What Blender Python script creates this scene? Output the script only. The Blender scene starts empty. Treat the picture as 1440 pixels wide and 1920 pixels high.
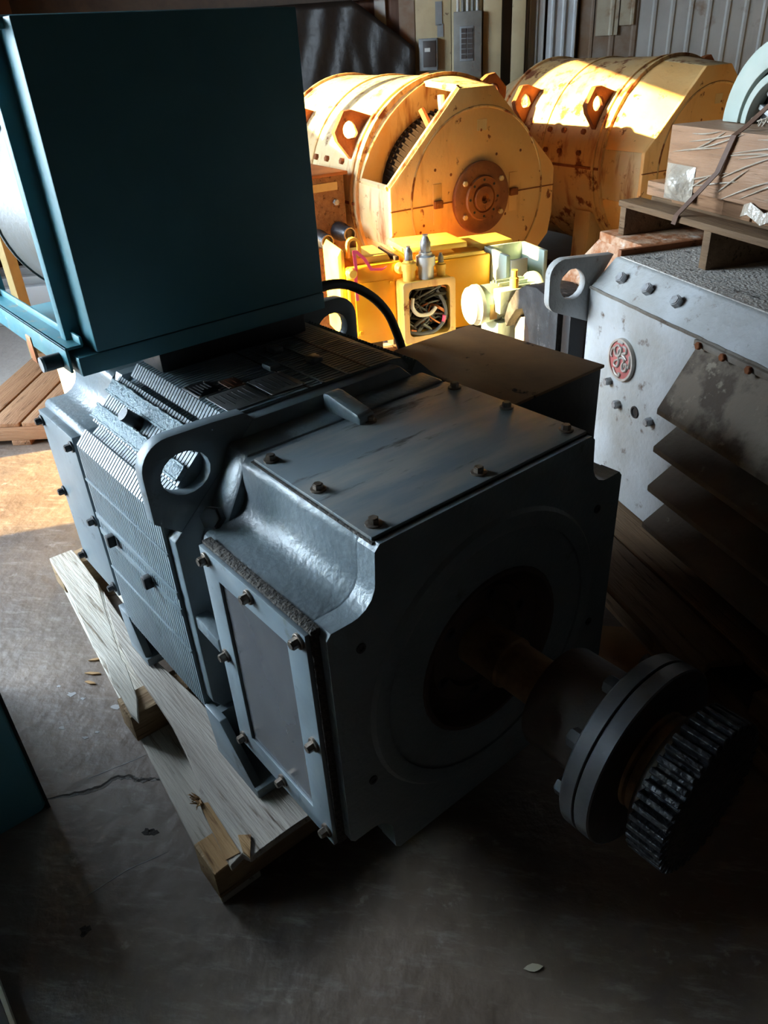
import bpy, bmesh, math, random
from math import sin, cos, pi, radians as R
from mathutils import Vector, Matrix, geometry

random.seed(7)
SC = bpy.context.scene
COL = SC.collection

# ------------------------------------------------------------------ camera
cam_d = bpy.data.cameras.new('camera')
cam_d.sensor_fit = 'HORIZONTAL'; cam_d.sensor_width = 36.0
cam_d.lens = 36.0 * 1421.79 / 1440.0
cam_d.clip_start = 0.02; cam_d.clip_end = 200
cam = bpy.data.objects.new('camera', cam_d); COL.objects.link(cam)
YAW, PIT, ROL = 2.4858184, -0.5543533, -0.0633843
CAM = Vector((0.91057, -0.67422, 1.73120))
fw = Vector((cos(PIT) * cos(YAW), cos(PIT) * sin(YAW), sin(PIT)))
rt = fw.cross(Vector((0, 0, 1))).normalized(); up = rt.cross(fw)
r2 = cos(ROL) * rt + sin(ROL) * up; u2 = -sin(ROL) * rt + cos(ROL) * up
M = Matrix.Identity(4)
for i in range(3):
    M[i][0] = r2[i]; M[i][1] = u2[i]; M[i][2] = -fw[i]; M[i][3] = CAM[i]
cam.matrix_world = M
SC.camera = cam

# ------------------------------------------------------------------ light
BROT = R(43)                                   # the building's axes: X right, Y back
BX = Vector((cos(BROT), sin(BROT), 0)); BY = Vector((-BX.y, BX.x, 0)); B0 = Vector((CAM.x, CAM.y, 0))
def bw(X, Y, Z): return B0 + BX * X + BY * Y + Vector((0, 0, Z))
w = bpy.data.worlds.new('sky'); SC.world = w; w.use_nodes = True
bg = w.node_tree.nodes['Background']
bg.inputs[0].default_value = (0.70, 0.85, 1.0, 1); bg.inputs[1].default_value = 25.0
SUN_AZ, SUN_EL = R(66), R(18)                  # the way the sunlight travels
sd = bpy.data.lights.new('sun', 'SUN'); sd.energy = 42; sd.angle = R(0.5); sd.color = (1.0, 0.71, 0.29)
so = bpy.data.objects.new('sun', sd); COL.objects.link(so)
dv = Vector((cos(SUN_AZ) * cos(SUN_EL), sin(SUN_AZ) * cos(SUN_EL), -sin(SUN_EL)))
so.rotation_euler = dv.to_track_quat('-Z', 'Y').to_euler(); so.location = bw(-9, 0, 8)
WX = -4.65                                     # inner face of the left wall
DOOR = (1.36, 2.30, 0.0, 3.50); WIN = (2.42, 4.8, 1.10, 3.40); SILL = (3.35, 2.45); FILL = (.35, 1.25, 1.00, 3.9)
for k, (y0, y1, z0, z1) in enumerate((DOOR, WIN)):
    pd = bpy.data.lights.new('portal', 'AREA'); pd.shape = 'RECTANGLE'; pd.size = y1 - y0; pd.size_y = z1 - z0
    pd.cycles.is_portal = True
    po = bpy.data.objects.new('portal', pd); COL.objects.link(po)
    po.matrix_world = Matrix.Translation(bw(WX - 0.12, (y0 + y1) / 2, (z0 + z1) / 2)) @ Matrix((
        (BY.x, 0, -BX.x, 0), (BY.y, 0, -BX.y, 0), (0, 1, 0, 0), (0, 0, 0, 1)))
SC.view_settings.view_transform = 'Standard'; SC.view_settings.look = 'None'
SC.view_settings.gamma = 1; SC.view_settings.use_curve_mapping = False
SC.view_settings.exposure = 0.6

# ------------------------------------------------------------------ materials
MATS = {}
def N(nt, t, **k):
    n = nt.nodes.new(t)
    for a, b in k.items(): setattr(n, a, b)
    return n
def pm(name, base, rough=.5, metal=0., var=None, spots=None, streak=None, bump=None, spec=.5, stretch=(1, 1, 1), extra=None):
    """var=(colour, scale, lo, hi); spots=(colour, scale, lo, hi); streak=(colour, lo, hi) runs down z; bump=(scale, strength)"""
    m = bpy.data.materials.new(name); m.use_nodes = True; nt = m.node_tree
    b = nt.nodes['Principled BSDF']
    b.inputs['Roughness'].default_value = rough; b.inputs['Metallic'].default_value = metal
    b.inputs['Specular IOR Level'].default_value = spec
    tc = N(nt, 'ShaderNodeTexCoord'); mp = N(nt, 'ShaderNodeMapping'); mp.inputs['Scale'].default_value = stretch
    nt.links.new(tc.outputs['Object'], mp.inputs['Vector'])
    cur = None
    def layer(col, sc, lo, hi, vec, detail=6, rg=.6):
        nonlocal cur
        nz = N(nt, 'ShaderNodeTexNoise'); nz.inputs['Scale'].default_value = sc; nz.inputs['Detail'].default_value = detail
        nz.inputs['Roughness'].default_value = rg
        nt.links.new(vec, nz.inputs['Vector'])
        rp = N(nt, 'ShaderNodeMapRange'); rp.inputs[1].default_value = lo; rp.inputs[2].default_value = hi
        nt.links.new(nz.outputs['Fac'], rp.inputs[0])
        mx = N(nt, 'ShaderNodeMix', data_type='RGBA')
        nt.links.new(rp.outputs[0], mx.inputs[0])
        if cur is None: mx.inputs[6].default_value = (*base, 1)
        else: nt.links.new(cur, mx.inputs[6])
        mx.inputs[7].default_value = (*col, 1); cur = mx.outputs[2]
        return rp.outputs[0]
    if var: layer(*var, mp.outputs[0])
    if streak:
        m2 = N(nt, 'ShaderNodeMapping'); m2.inputs['Scale'].default_value = (11, 11, 2.2)
        nt.links.new(tc.outputs['Object'], m2.inputs['Vector'])
        layer(streak[0], 1.0, streak[1], streak[2], m2.outputs[0], 4)
    if spots:
        f = layer(*spots, mp.outputs[0], 8, .65)
        ad = N(nt, 'ShaderNodeMath', operation='MULTIPLY_ADD'); ad.inputs[1].default_value = .35; ad.inputs[2].default_value = rough
        ad.use_clamp = True
        nt.links.new(f, ad.inputs[0]); nt.links.new(ad.outputs[0], b.inputs['Roughness'])
    if cur is not None: nt.links.new(cur, b.inputs['Base Color'])
    else: b.inputs['Base Color'].default_value = (*base, 1)
    if bump:
        nz = N(nt, 'ShaderNodeTexNoise'); nz.inputs['Scale'].default_value = bump[0]; nz.inputs['Detail'].default_value = 5
        nt.links.new(mp.outputs[0], nz.inputs['Vector'])
        bp = N(nt, 'ShaderNodeBump'); bp.inputs['Strength'].default_value = bump[1]; bp.inputs['Distance'].default_value = .01
        nt.links.new(nz.outputs['Fac'], bp.inputs['Height']); nt.links.new(bp.outputs[0], b.inputs['Normal'])
    MATS[name] = m
    return m
def wood(name, c1, c2, dark, axis=0, rough=.75):
    st = [14, 14, 14]; st[axis] = 1.1
    m = pm(name, c1, rough, 0, (c2, 2.2, .3, .7), (dark, 3.0, .57, .67), None, (9, .5), .25, tuple(st))
    return m
RUST = (.23, .065, .018); DRUST = (.06, .02, .008)
pm('blue_grey_paint', (.125, .155, .172), .34, 0, ((.16, .19, .205), 5, .35, .7), ((.05, .05, .045), 9, .62, .75), None, (75, .22))
pm('blue_grey_smooth', (.125, .155, .172), .42, 0, ((.16, .20, .22), 7, .4, .7), ((.06, .055, .045), 12, .60, .75), None, (30, .08))
pm('plate_paint', (.125, .150, .165), .45, 0, ((.21, .205, .19), 3.5, .46, .60), ((.035, .03, .025), 10, .60, .70), None, (20, .08), .5, (2.4, .45, 1))
pm('weld_paint', (.20, .27, .30), .28, 0, None, ((.1, .11, .11), 20, .6, .75), None, (120, .9))
pm('lam_paint', (.125, .165, .185), .45, 0, ((.17, .21, .23), 6, .4, .7), ((.05, .05, .045), 15, .6, .8), None, (60, .1))
pm('black_steel', (.02, .02, .021), .45, .3, None, ((.05, .03, .02), 12, .6, .8), None, (40, .1))
pm('dark_steel', (.055, .055, .06), .38, .6, ((.09, .085, .085), 8, .4, .7), ((.05, .03, .02), 12, .6, .75), None, (30, .1))
pm('bolt_steel', (.20, .17, .14), .42, .8, ((.10, .07, .05), 40, .4, .7), None, None, (60, .2))
pm('rusty_shaft', (.34, .20, .085), .5, .5, ((.10, .045, .02), 14, .4, .7), None, None, (40, .2))
pm('greased_black', (.008, .008, .009), .45, 0, None, None, None, (55, .8), .22)
pm('rubber', (.012, .012, .012), .6, 0, None, None, None, (60, .2))
pm('smoked_pane', (.055, .058, .065), .22, 0, ((.10, .10, .10), 2.5, .45, .75), ((.12, .11, .10), 30, .66, .8), None, None, .5, (1, 1, .4))
pm('gasket', (.028, .024, .02), .9, 0, ((.06, .05, .04), 90, .4, .6), None, None, (120, .9))
pm('plate_alu', (.30, .30, .31), .35, .7, ((.22, .20, .19), 6, .35, .7), ((.06, .05, .045), 16, .62, .7))
pm('plate_black', (.015, .015, .016), .35, .2, None, None)
pm('plate_print', (.22, .22, .22), .5)
pm('plate_brass', (.20, .085, .04), .45, .5, ((.09, .04, .02), 20, .4, .7))
pm('brown_dust', (.30, .165, .068), .62, 0, ((.19, .105, .05), 5, .35, .65), ((.03, .022, .016), 14, .63, .7), None, (25, .1))
pm('teal_paint', (.070, .215, .255), .5, 0, ((.08, .235, .275), 8, .4, .7), None, None, (40, .05))
pm('teal_chipped', (.05, .24, .30), .45, 0, ((.10, .30, .33), 8, .4, .7), ((.38, .33, .24), 14, .58, .66), None, (40, .1))
pm('silver_paint', (.14, .145, .14), .5, .1, ((.12, .11, .09), 5, .4, .7), ((.22, .2, .17), 20, .62, .75), None, (60, .15))
pm('cast_yellow', (.86, .47, .16), .55, 0, ((.88, .55, .22), 3, .35, .7), ((.24, .07, .018), 10, .615, .66), ((.62, .27, .07), .60, .85), (30, .15))
pm('cast_yellow_worn', (.66, .40, .15), .6, 0, ((.60, .42, .22), 3, .35, .7), ((.20, .06, .018), 7, .55, .62), ((.36, .13, .035), .52, .72), (30, .25))
pm('cream_shell', (.66, .50, .28), .6, 0, ((.62, .38, .15), 3, .4, .7), ((.20, .065, .02), 7, .58, .66), ((.30, .12, .035), .55, .70), (30, .25))
pm('rust', (.20, .058, .016), .8, .1, ((.33, .11, .03), 8, .35, .7), ((.07, .025, .01), 18, .58, .7), None, (60, .4))
pm('rust_flange', (.22, .07, .025), .65, .3, ((.33, .13, .05), 8, .35, .7), ((.08, .03, .015), 18, .6, .72), None, (50, .2))
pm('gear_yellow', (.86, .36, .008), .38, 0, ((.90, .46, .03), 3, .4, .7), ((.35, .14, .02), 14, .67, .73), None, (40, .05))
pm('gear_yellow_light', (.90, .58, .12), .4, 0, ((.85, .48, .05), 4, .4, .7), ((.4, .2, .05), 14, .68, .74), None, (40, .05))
pm('pale_green_paint', (.34, .45, .41), .5, 0, ((.42, .50, .45), 6, .4, .7), ((.20, .18, .13), 16, .62, .70), None, (40, .1))
pm('ring_green', (.36, .42, .37), .45, 0, ((.42, .46, .41), 6, .4, .7), ((.25, .2, .12), 20, .68, .74), None, (40, .05))
pm('grey_white_paint', (.47, .485, .49), .6, 0, ((.33, .32, .29), 4, .38, .70), ((.14, .10, .07), 13, .59, .69), None, (55, .35))
pm('grey_dirty', (.26, .235, .20), .7, 0, ((.15, .12, .09), 5, .36, .62), ((.07, .035, .018), 12, .54, .66), None, (45, .4))
pm('louvre_dirt', (.125, .098, .070), .75, 0, ((.075, .055, .038), 5, .36, .62), ((.22, .19, .14), 18, .64, .72), None, (45, .3))
pm('pebbled_dust', (.48, .45, .41), .85, 0, ((.62, .58, .52), 22, .42, .60), ((.05, .04, .033), 18, .58, .66), None, (90, .8))
pm('dusty_black', (.022, .021, .021), .7, 0, ((.11, .105, .10), 5, .48, .75), ((.22, .21, .2), 26, .6, .75), None, (50, .4))
pm('emblem_red', (.42, .10, .095), .55, 0, ((.50, .16, .14), 10, .4, .7), None, None, (60, .1))
pm('emblem_silver', (.50, .47, .43), .5, .3, ((.40, .34, .28), 20, .4, .7))
pm('hex_grey', (.36, .37, .38), .45, .4, ((.16, .12, .09), 30, .45, .7))
pm('pink_ribbon', (.85, .09, .26), .5)
pm('white_wire', (.6, .58, .55), .5); pm('grey_wire', (.10, .105, .12), .5); pm('copper', (.45, .16, .06), .45, .6)
pm('white_wood', (.62, .55, .42), .7, 0, ((.5, .42, .3), 6, .4, .7))
wood('weathered_wood', (.44, .40, .35), (.31, .27, .23), (.13, .10, .075), 0)
wood('weathered_pale', (.56, .52, .45), (.42, .38, .32), (.18, .14, .10), 0)
wood('beam_wood', (.34, .235, .13), (.24, .15, .08), (.10, .06, .03), 1)
wood('broken_wood', (.42, .26, .12), (.30, .17, .075), (.12, .06, .03), 0)
wood('brown_wood', (.30, .165, .085), (.20, .10, .05), (.06, .03, .015), 0)
wood('dim_wood', (.20, .125, .068), (.135, .082, .045), (.05, .03, .016), 0)
wood('wrapped_wood', (.37, .225, .14), (.27, .155, .09), (.15, .09, .05), 0, .4)
pm('strap', (.12, .06, .035), .6, 0, ((.07, .035, .02), 30, .4, .7))
pm('stretch_film', (.50, .44, .36), .18, 0, ((.36, .29, .21), 8, .4, .7), None, None, (35, .9), .6)
pm('galvanised', (.46, .45, .42), .5, .15, ((.32, .31, .29), 1.6, .35, .7), ((.20, .12, .06), 3, .60, .75), ((.36, .36, .34), .52, .75), (20, .1))
pm('galvanised_bright', (.55, .57, .58), .4, .3, ((.42, .44, .45), 3, .4, .7), None, None, (20, .1))
pm('old_tin_patch', (.42, .38, .29), .6, .1, ((.30, .25, .17), 4, .4, .7), ((.20, .09, .04), 4, .55, .7), None, (20, .1))
pm('rust_sheet', (.19, .115, .065), .7, .1, ((.25, .21, .17), 4, .4, .65), None, None, (20, .2))
pm('cream_paint', (.46, .38, .22), .6, 0, ((.38, .30, .17), 4, .4, .7), ((.10, .06, .03), 9, .64, .70), None, (20, .1))
pm('box_grey', (.20, .195, .17), .55, .2, ((.14, .135, .12), 8, .4, .7), ((.12, .07, .04), 10, .62, .7))
pm('panel_blue_grey', (.22, .235, .24), .55, .2, ((.16, .17, .17), 8, .4, .7))
pm('dark_panel', (.045, .035, .03), .5); pm('label_white', (.6, .6, .56), .5)
pm('black_sheet', (.014, .010, .008), .36, 0, ((.020, .015, .011), 4, .4, .7), None, None, (11, .45), .2)
pm('hood_peel', (.21, .17, .125), .75, 0, ((.085, .062, .042), 7, .44, .54), ((.30, .26, .20), 15, .60, .66), None, (45, .4))
pm('peeled_rust', (.52, .34, .22), .75, 0, ((.34, .12, .04), 14, .42, .58), ((.62, .56, .48), 10, .58, .66), None, (50, .5))
pm('dark_timber', (.045, .028, .018), .8, 0, ((.08, .05, .03), 5, .4, .7))
pm('brown_wall', (.14, .075, .05), .8, 0, ((.11, .06, .04), 3, .4, .7))
pm('roof_dark', (.035, .028, .022), .85)
pm('asphalt', (.07, .07, .075), .9, 0, ((.10, .10, .10), 2, .4, .7))
pm('white_metal', (.42, .43, .42), .5, .1, ((.40, .42, .44), 5, .4, .7))
pm('tan_post', (.48, .36, .16), .6, 0, ((.38, .27, .11), 5, .4, .7))
pm('beige_edge', (.30, .26, .19), .6); pm('dry_leaf', (.42, .36, .26), .8)
pm('windings', (.010, .006, .004), .8, 0, ((.014, .008, .005), 12, .4, .7), None, None, None, .05)

def floor_mat():
    m = pm('concrete', (.160, .118, .088), .5, 0, ((.088, .060, .042), 2.4, .36, .64), ((.30, .265, .24), 13, .62, .74), None, (22, .5), .5)
    nt = m.node_tree; b = nt.nodes['Principled BSDF']
    src = b.inputs['Base Color'].links[0].from_socket
    tc = N(nt, 'ShaderNodeTexCoord')
    # oil stains
    nz = N(nt, 'ShaderNodeTexNoise'); nz.inputs['Scale'].default_value = 2.6; nz.inputs['Detail'].default_value = 7
    nt.links.new(tc.outputs['Object'], nz.inputs['Vector'])
    mr = N(nt, 'ShaderNodeMapRange'); mr.inputs[1].default_value = .50; mr.inputs[2].default_value = .66; mr.inputs[4].default_value = .8
    nt.links.new(nz.outputs['Fac'], mr.inputs[0])
    mx = N(nt, 'ShaderNodeMix', data_type='RGBA'); mx.inputs[7].default_value = (.07, .052, .042, 1)
    nt.links.new(mr.outputs[0], mx.inputs[0]); nt.links.new(src, mx.inputs[6])
    # fine dark scuffs
    m2 = N(nt, 'ShaderNodeMapping'); m2.inputs['Scale'].default_value = (5, 22, 1); m2.inputs['Rotation'].default_value = (0, 0, R(35))
    nt.links.new(tc.outputs['Object'], m2.inputs['Vector'])
    n2 = N(nt, 'ShaderNodeTexNoise'); n2.inputs['Scale'].default_value = 1.4; n2.inputs['Detail'].default_value = 8; n2.inputs['Roughness'].default_value = .7
    nt.links.new(m2.outputs[0], n2.inputs['Vector'])
    r3 = N(nt, 'ShaderNodeMapRange'); r3.inputs[1].default_value = .53; r3.inputs[2].default_value = .70; r3.inputs[4].default_value = .6
    nt.links.new(n2.outputs['Fac'], r3.inputs[0])
    mx2 = N(nt, 'ShaderNodeMix', data_type='RGBA'); mx2.inputs[7].default_value = (.25, .215, .19, 1)
    nt.links.new(r3.outputs[0], mx2.inputs[0]); nt.links.new(mx.outputs[2], mx2.inputs[6])
    # rear floor coloured paler to bounce light onto the yellow motors
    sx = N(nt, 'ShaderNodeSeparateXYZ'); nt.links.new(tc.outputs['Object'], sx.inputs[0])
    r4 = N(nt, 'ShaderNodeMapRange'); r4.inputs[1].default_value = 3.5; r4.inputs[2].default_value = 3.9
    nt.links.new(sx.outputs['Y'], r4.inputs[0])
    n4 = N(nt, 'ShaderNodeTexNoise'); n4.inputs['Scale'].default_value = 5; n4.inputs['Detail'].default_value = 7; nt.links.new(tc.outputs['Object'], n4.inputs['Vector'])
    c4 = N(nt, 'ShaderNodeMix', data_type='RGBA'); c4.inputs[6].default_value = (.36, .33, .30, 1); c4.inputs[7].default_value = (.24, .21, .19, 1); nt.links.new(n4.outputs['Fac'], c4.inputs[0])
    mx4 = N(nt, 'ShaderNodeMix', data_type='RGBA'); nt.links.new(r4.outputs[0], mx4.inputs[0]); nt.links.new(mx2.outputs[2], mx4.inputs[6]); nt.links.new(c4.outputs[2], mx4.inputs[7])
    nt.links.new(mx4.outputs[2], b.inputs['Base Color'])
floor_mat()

# ------------------------------------------------------------------ mesh helpers
class G:
    def __init__(s, off=(0, 0, 0)): s.v = []; s.f = []; s.o = Vector(off)
    def add(s, vs, fs):
        n = len(s.v); s.v += [Vector(p) - s.o for p in vs]; s.f += [[i + n for i in f] for f in fs]; return s
    def box(s, a, b):
        x0, y0, z0 = a; x1, y1, z1 = b
        return s.add([(x0, y0, z0), (x1, y0, z0), (x1, y1, z0), (x0, y1, z0), (x0, y0, z1), (x1, y0, z1), (x1, y1, z1), (x0, y1, z1)],
                     [(0, 3, 2, 1), (4, 5, 6, 7), (0, 1, 5, 4), (1, 2, 6, 5), (2, 3, 7, 6), (3, 0, 4, 7)])
    def obox(s, c, ax, ay, az):
        """box about a centre with three half-axis vectors"""
        c, ax, ay, az = map(Vector, (c, ax, ay, az))
        P = [c + i * ax + j * ay + k * az for k in (-1, 1) for j, i in ((-1, -1), (-1, 1), (1, 1), (1, -1))]
        return s.add(P, [(0, 3, 2, 1), (4, 5, 6, 7), (0, 1, 5, 4), (1, 2, 6, 5), (2, 3, 7, 6), (3, 0, 4, 7)])
    def prism(s, poly, axis, a, b, holes=()):
        f = {'x': lambda p, t: (t, p[0], p[1]), 'y': lambda p, t: (p[0], t, p[1]), 'z': lambda p, t: (p[0], p[1], t)}[axis]
        if callable(a): fa, fb = a, b
        else: fa = lambda p: a; fb = lambda p: b
        loops = [list(poly)] + [list(h) for h in holes]
        flat = [p for l in loops for p in l]; n = len(flat)
        vs = [f(p, fa(p)) for p in flat] + [f(p, fb(p)) for p in flat]
        fs = []
        if holes:
            tr = geometry.tessellate_polygon([[Vector((p[0], p[1], 0)) for p in l] for l in loops])
            for t in tr: fs.append(tuple(t)); fs.append(tuple(i + n for i in reversed(t)))
        else:
            fs += [tuple(range(n)), tuple(range(2 * n - 1, n - 1, -1))]
        k = 0
        for l in loops:
            m = len(l)
            for i in range(m):
                j = (i + 1) % m; fs.append((k + i, k + j, n + k + j, n + k + i))
            k += m
        return s.add(vs, fs)
    def lathe(s, prof, origin, axis, seg=32, a0=0., a1=2 * pi, caps=True):
        """prof = [(radius, distance along axis)]"""
        axis = Vector(axis).normalized(); o = Vector(origin)
        t = Vector((0, 0, 1)) if abs(axis.z) < .9 else Vector((1, 0, 0))
        e1 = axis.cross(t).normalized(); e2 = axis.cross(e1)
        full = abs(a1 - a0 - 2 * pi) < 1e-6; ns = seg if full else seg + 1
        vs = []
        for r, h in prof:
            for i in range(ns):
                a = a0 + (a1 - a0) * i / seg; vs.append(o + axis * h + (e1 * cos(a) + e2 * sin(a)) * r)
        fs = []
        for k in range(len(prof) - 1):
            for i in range(seg):
                j = (i + 1) % ns; fs.append((k * ns + i, k * ns + j, (k + 1) * ns + j, (k + 1) * ns + i))
        if full and caps:
            if prof[0][0] > 1e-6: fs.append(tuple(range(ns - 1, -1, -1)))
            if prof[-1][0] > 1e-6: fs.append(tuple((len(prof) - 1) * ns + i for i in range(ns)))
        return s.add(vs, fs)
    def cyl(s, p0, p1, r, seg=24, r1=None):
        p0, p1 = Vector(p0), Vector(p1); d = p1 - p0
        return s.lathe([(r, 0), (r if r1 is None else r1, d.length)], p0, d, seg)
    def tube(s, path, r, seg=8, smooth=4):
        P = [Vector(p) for p in path]
        if smooth > 1 and len(P) > 2:
            Q = []
            for i in range(len(P) - 1):
                a = P[max(i - 1, 0)]; b = P[i]; c = P[i + 1]; d = P[min(i + 2, len(P) - 1)]
                for k in range(smooth):
                    t = k / smooth
                    Q.append(.5 * ((2 * b) + (c - a) * t + (2 * a - 5 * b + 4 * c - d) * t * t + (3 * b - a - 3 * c + d) * t ** 3))
            P = Q + [P[-1]]
        vs = []; n = None
        for i, p in enumerate(P):
            t = (P[min(i + 1, len(P) - 1)] - P[max(i - 1, 0)]).normalized()
            if n is None: n = t.orthogonal().normalized()
            n = (n - t * n.dot(t)).normalized(); bnv = t.cross(n)
            rr = r(i / (len(P) - 1)) if callable(r) else r
            for k in range(seg):
                a = 2 * pi * k / seg; vs.append(p + (n * cos(a) + bnv * sin(a)) * rr)
        fs = []
        for i in range(len(P) - 1):
            for k in range(seg):
                j = (k + 1) % seg; fs.append((i * seg + k, i * seg + j, (i + 1) * seg + j, (i + 1) * seg + k))
        fs += [tuple(range(seg - 1, -1, -1)), tuple((len(P) - 1) * seg + k for k in range(seg))]
        return s.add(vs, fs)
    def ribbon(s, path, width_vec, th):
        """flat band along a path; width_vec is the half width"""
        w = Vector(width_vec); P = [Vector(p) for p in path]; vs = []; fs = []
        for i, p in enumerate(P):
            t = (P[min(i + 1, len(P) - 1)] - P[max(i - 1, 0)]).normalized(); nn = t.cross(w).normalized() * th
            vs += [p - w - nn, p + w - nn, p + w + nn, p - w + nn]
        for i in range(len(P) - 1):
            for k in range(4):
                j = (k + 1) % 4; fs.append((4 * i + k, 4 * i + j, 4 * i + 4 + j, 4 * i + 4 + k))
        n = 4 * (len(P) - 1); fs += [(3, 2, 1, 0), (n, n + 1, n + 2, n + 3)]
        return s.add(vs, fs)
    def build(s, name, mat, parent=None, bevel=0., smooth=35, seg=2, kind=None):
        me = bpy.data.meshes.new(name); me.from_pydata(s.v, [], s.f); me.validate()
        bm = bmesh.new(); bm.from_mesh(me)
        bmesh.ops.recalc_face_normals(bm, faces=bm.faces)
        if bevel:
            ed = [e for e in bm.edges if len(e.link_faces) == 2 and e.calc_face_angle(0) > R(28)]
            bmesh.ops.bevel(bm, geom=ed, offset=bevel, offset_type='OFFSET', segments=seg, profile=.5, affect='EDGES', clamp_overlap=True)
        bm.to_mesh(me); bm.free()
        if smooth:
            me.polygons.foreach_set('use_smooth', [True] * len(me.polygons)); me.set_sharp_from_angle(angle=R(smooth))
        me.materials.append(MATS[mat])
        o = bpy.data.objects.new(name, me); COL.objects.link(o); o.parent = parent
        if kind: o['kind'] = kind
        return o
def tag(o, label, cat, group=None):
    o['label'] = label; o['category'] = cat
    if group: o['group'] = group
    return o
def empty(name, loc, rz=0., label=None, cat=None, group=None):
    o = bpy.data.objects.new(name, None); COL.objects.link(o); o.location = loc; o.rotation_euler = (0, 0, rz); o.empty_display_size = .1
    if label: tag(o, label, cat, group)
    return o
def struct(o): o['kind'] = 'structure'; return o
_bm = {}
def bolt(parent, loc, nrm, r=.012, h=.010, mat='bolt_steel', washer=True, name='bolt', spin=0.):
    key = (r, h, mat, washer)
    if key not in _bm:
        g = G()
        if washer: g.lathe([(r * 1.55, 0), (r * 1.55, h * .25), (r * 1.4, h * .3)], (0, 0, 0), (0, 0, 1), 14)
        z0 = h * .28 if washer else 0
        hx = [(r * cos(pi / 3 * i), r * sin(pi / 3 * i)) for i in range(6)]
        g.prism(hx, 'z', z0, h); g.prism([(a * .82, b * .82) for a, b in hx], 'z', h, h * 1.12)
        o = g.build(name, mat, None, 0, 30); _bm[key] = o.data
        bpy.data.objects.remove(o)
    o = bpy.data.objects.new(name, _bm[key]); COL.objects.link(o); o.parent = parent
    o.rotation_euler = (Vector(nrm).to_track_quat('Z', 'Y') @ Matrix.Rotation(spin, 3, 'Z').to_quaternion()).to_euler(); o.location = loc
    return o
def arc(cx, cy, r, a0, a1, n=8, ry=None):
    ry = ry or r
    return [(cx + r * cos(R(a0 + (a1 - a0) * i / n)), cy + ry * sin(R(a0 + (a1 - a0) * i / n))) for i in range(n + 1)]
def circ(cx, cy, r, n=24, ry=None): return arc(cx, cy, r, 0, 360, n, ry)[:-1]
def rrect(x0, y0, x1, y1, r, n=5):
    return arc(x1 - r, y1 - r, r, 0, 90, n) + arc(x0 + r, y1 - r, r, 90, 180, n) + arc(x0 + r, y0 + r, r, 180, 270, n) + arc(x1 - r, y0 + r, r, 270, 360, n)

# ------------------------------------------------------------------ the building
def bobj(g, name, mat, **k):
    o = g.build(name, mat, **k); o.location = B0; o.rotation_euler = (0, 0, BROT); return o
BACK = 8.2; XR = 4.6; FRONT = -4.5; CEIL = 5.2
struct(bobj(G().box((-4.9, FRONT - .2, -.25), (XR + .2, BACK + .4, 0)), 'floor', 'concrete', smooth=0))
gr = bobj(G().box((-30, -25, -.35), (30, 25, -.26)), 'ground', 'asphalt', smooth=0); struct(gr)
gr2 = bobj(G().box((-16, -10, -.30), (-4.9, 16, -.03)), 'yard', 'asphalt', smooth=0); struct(gr2)
# left wall with a doorway and a high window band
poly = [(FRONT - .2, 0), (DOOR[0], 0), (DOOR[0], DOOR[3]), (DOOR[1], DOOR[3]), (DOOR[1], 0), (BACK + .4, 0), (BACK + .4, CEIL), (FRONT - .2, CEIL)]
hole = [(WIN[0], WIN[2]), (SILL[0], WIN[2]), (SILL[0], SILL[1]), (WIN[1], SILL[1]), (WIN[1], WIN[3]), (WIN[0], WIN[3])]
hole2 = [(FILL[0], FILL[2]), (FILL[1], FILL[2]), (FILL[1], FILL[3]), (FILL[0], FILL[3])]
struct(bobj(G().prism(poly, 'x', WX - .12, WX, [hole, hole2]), 'wall_left', 'brown_wall', smooth=0))
struct(bobj(G().box((XR, FRONT - .2, 0), (XR + .12, BACK + .4, CEIL)), 'wall_right', 'roof_dark', smooth=0))
struct(bobj(G().box((WX - .12, FRONT - .32, 0), (XR + .12, FRONT - .2, CEIL)), 'wall_front', 'roof_dark', smooth=0))
struct(bobj(G().box((WX - .4, FRONT - .5, CEIL), (XR + .4, BACK + .6, CEIL + .15)), 'ceiling', 'roof_dark', smooth=0))
# unseen translucent panel added in the wall for cool side light
m = bpy.data.materials.new('fill_translucent'); m.use_nodes = True; nt = m.node_tree; MATS['fill_translucent'] = m
nt.nodes.remove(nt.nodes['Principled BSDF'])
tr = N(nt, 'ShaderNodeBsdfTranslucent'); tr.inputs[0].default_value = (.72, .87, 1.0, 1)
df = N(nt, 'ShaderNodeBsdfDiffuse'); df.inputs[0].default_value = (.35, .6, .75, 1)
ms = N(nt, 'ShaderNodeMixShader'); ms.inputs[0].default_value = .2
nt.links.new(tr.outputs[0], ms.inputs[1]); nt.links.new(df.outputs[0], ms.inputs[2]); nt.links.new(ms.outputs[0], nt.nodes['Material Output'].inputs[0])
fb = struct(bobj(G().box((WX - .07, FILL[0], FILL[2]), (WX - .066, FILL[1], FILL[3])), 'fill_panel', 'fill_translucent', smooth=0))
# a thin rail stands in the doorway
fr = G()
fr.box((WX - .10, DOOR[0], .53), (WX - .06, DOOR[1], .56))
struct(bobj(fr, 'trim_1', 'dark_timber', smooth=0))
struct(bobj(G().box((WX - .10, 2.93, 2.02), (WX - .04, 3.42, 2.50)), 'shade_block', 'dark_timber', smooth=0))  # unseen block added in the window to keep sun off the yellow motor

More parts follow.
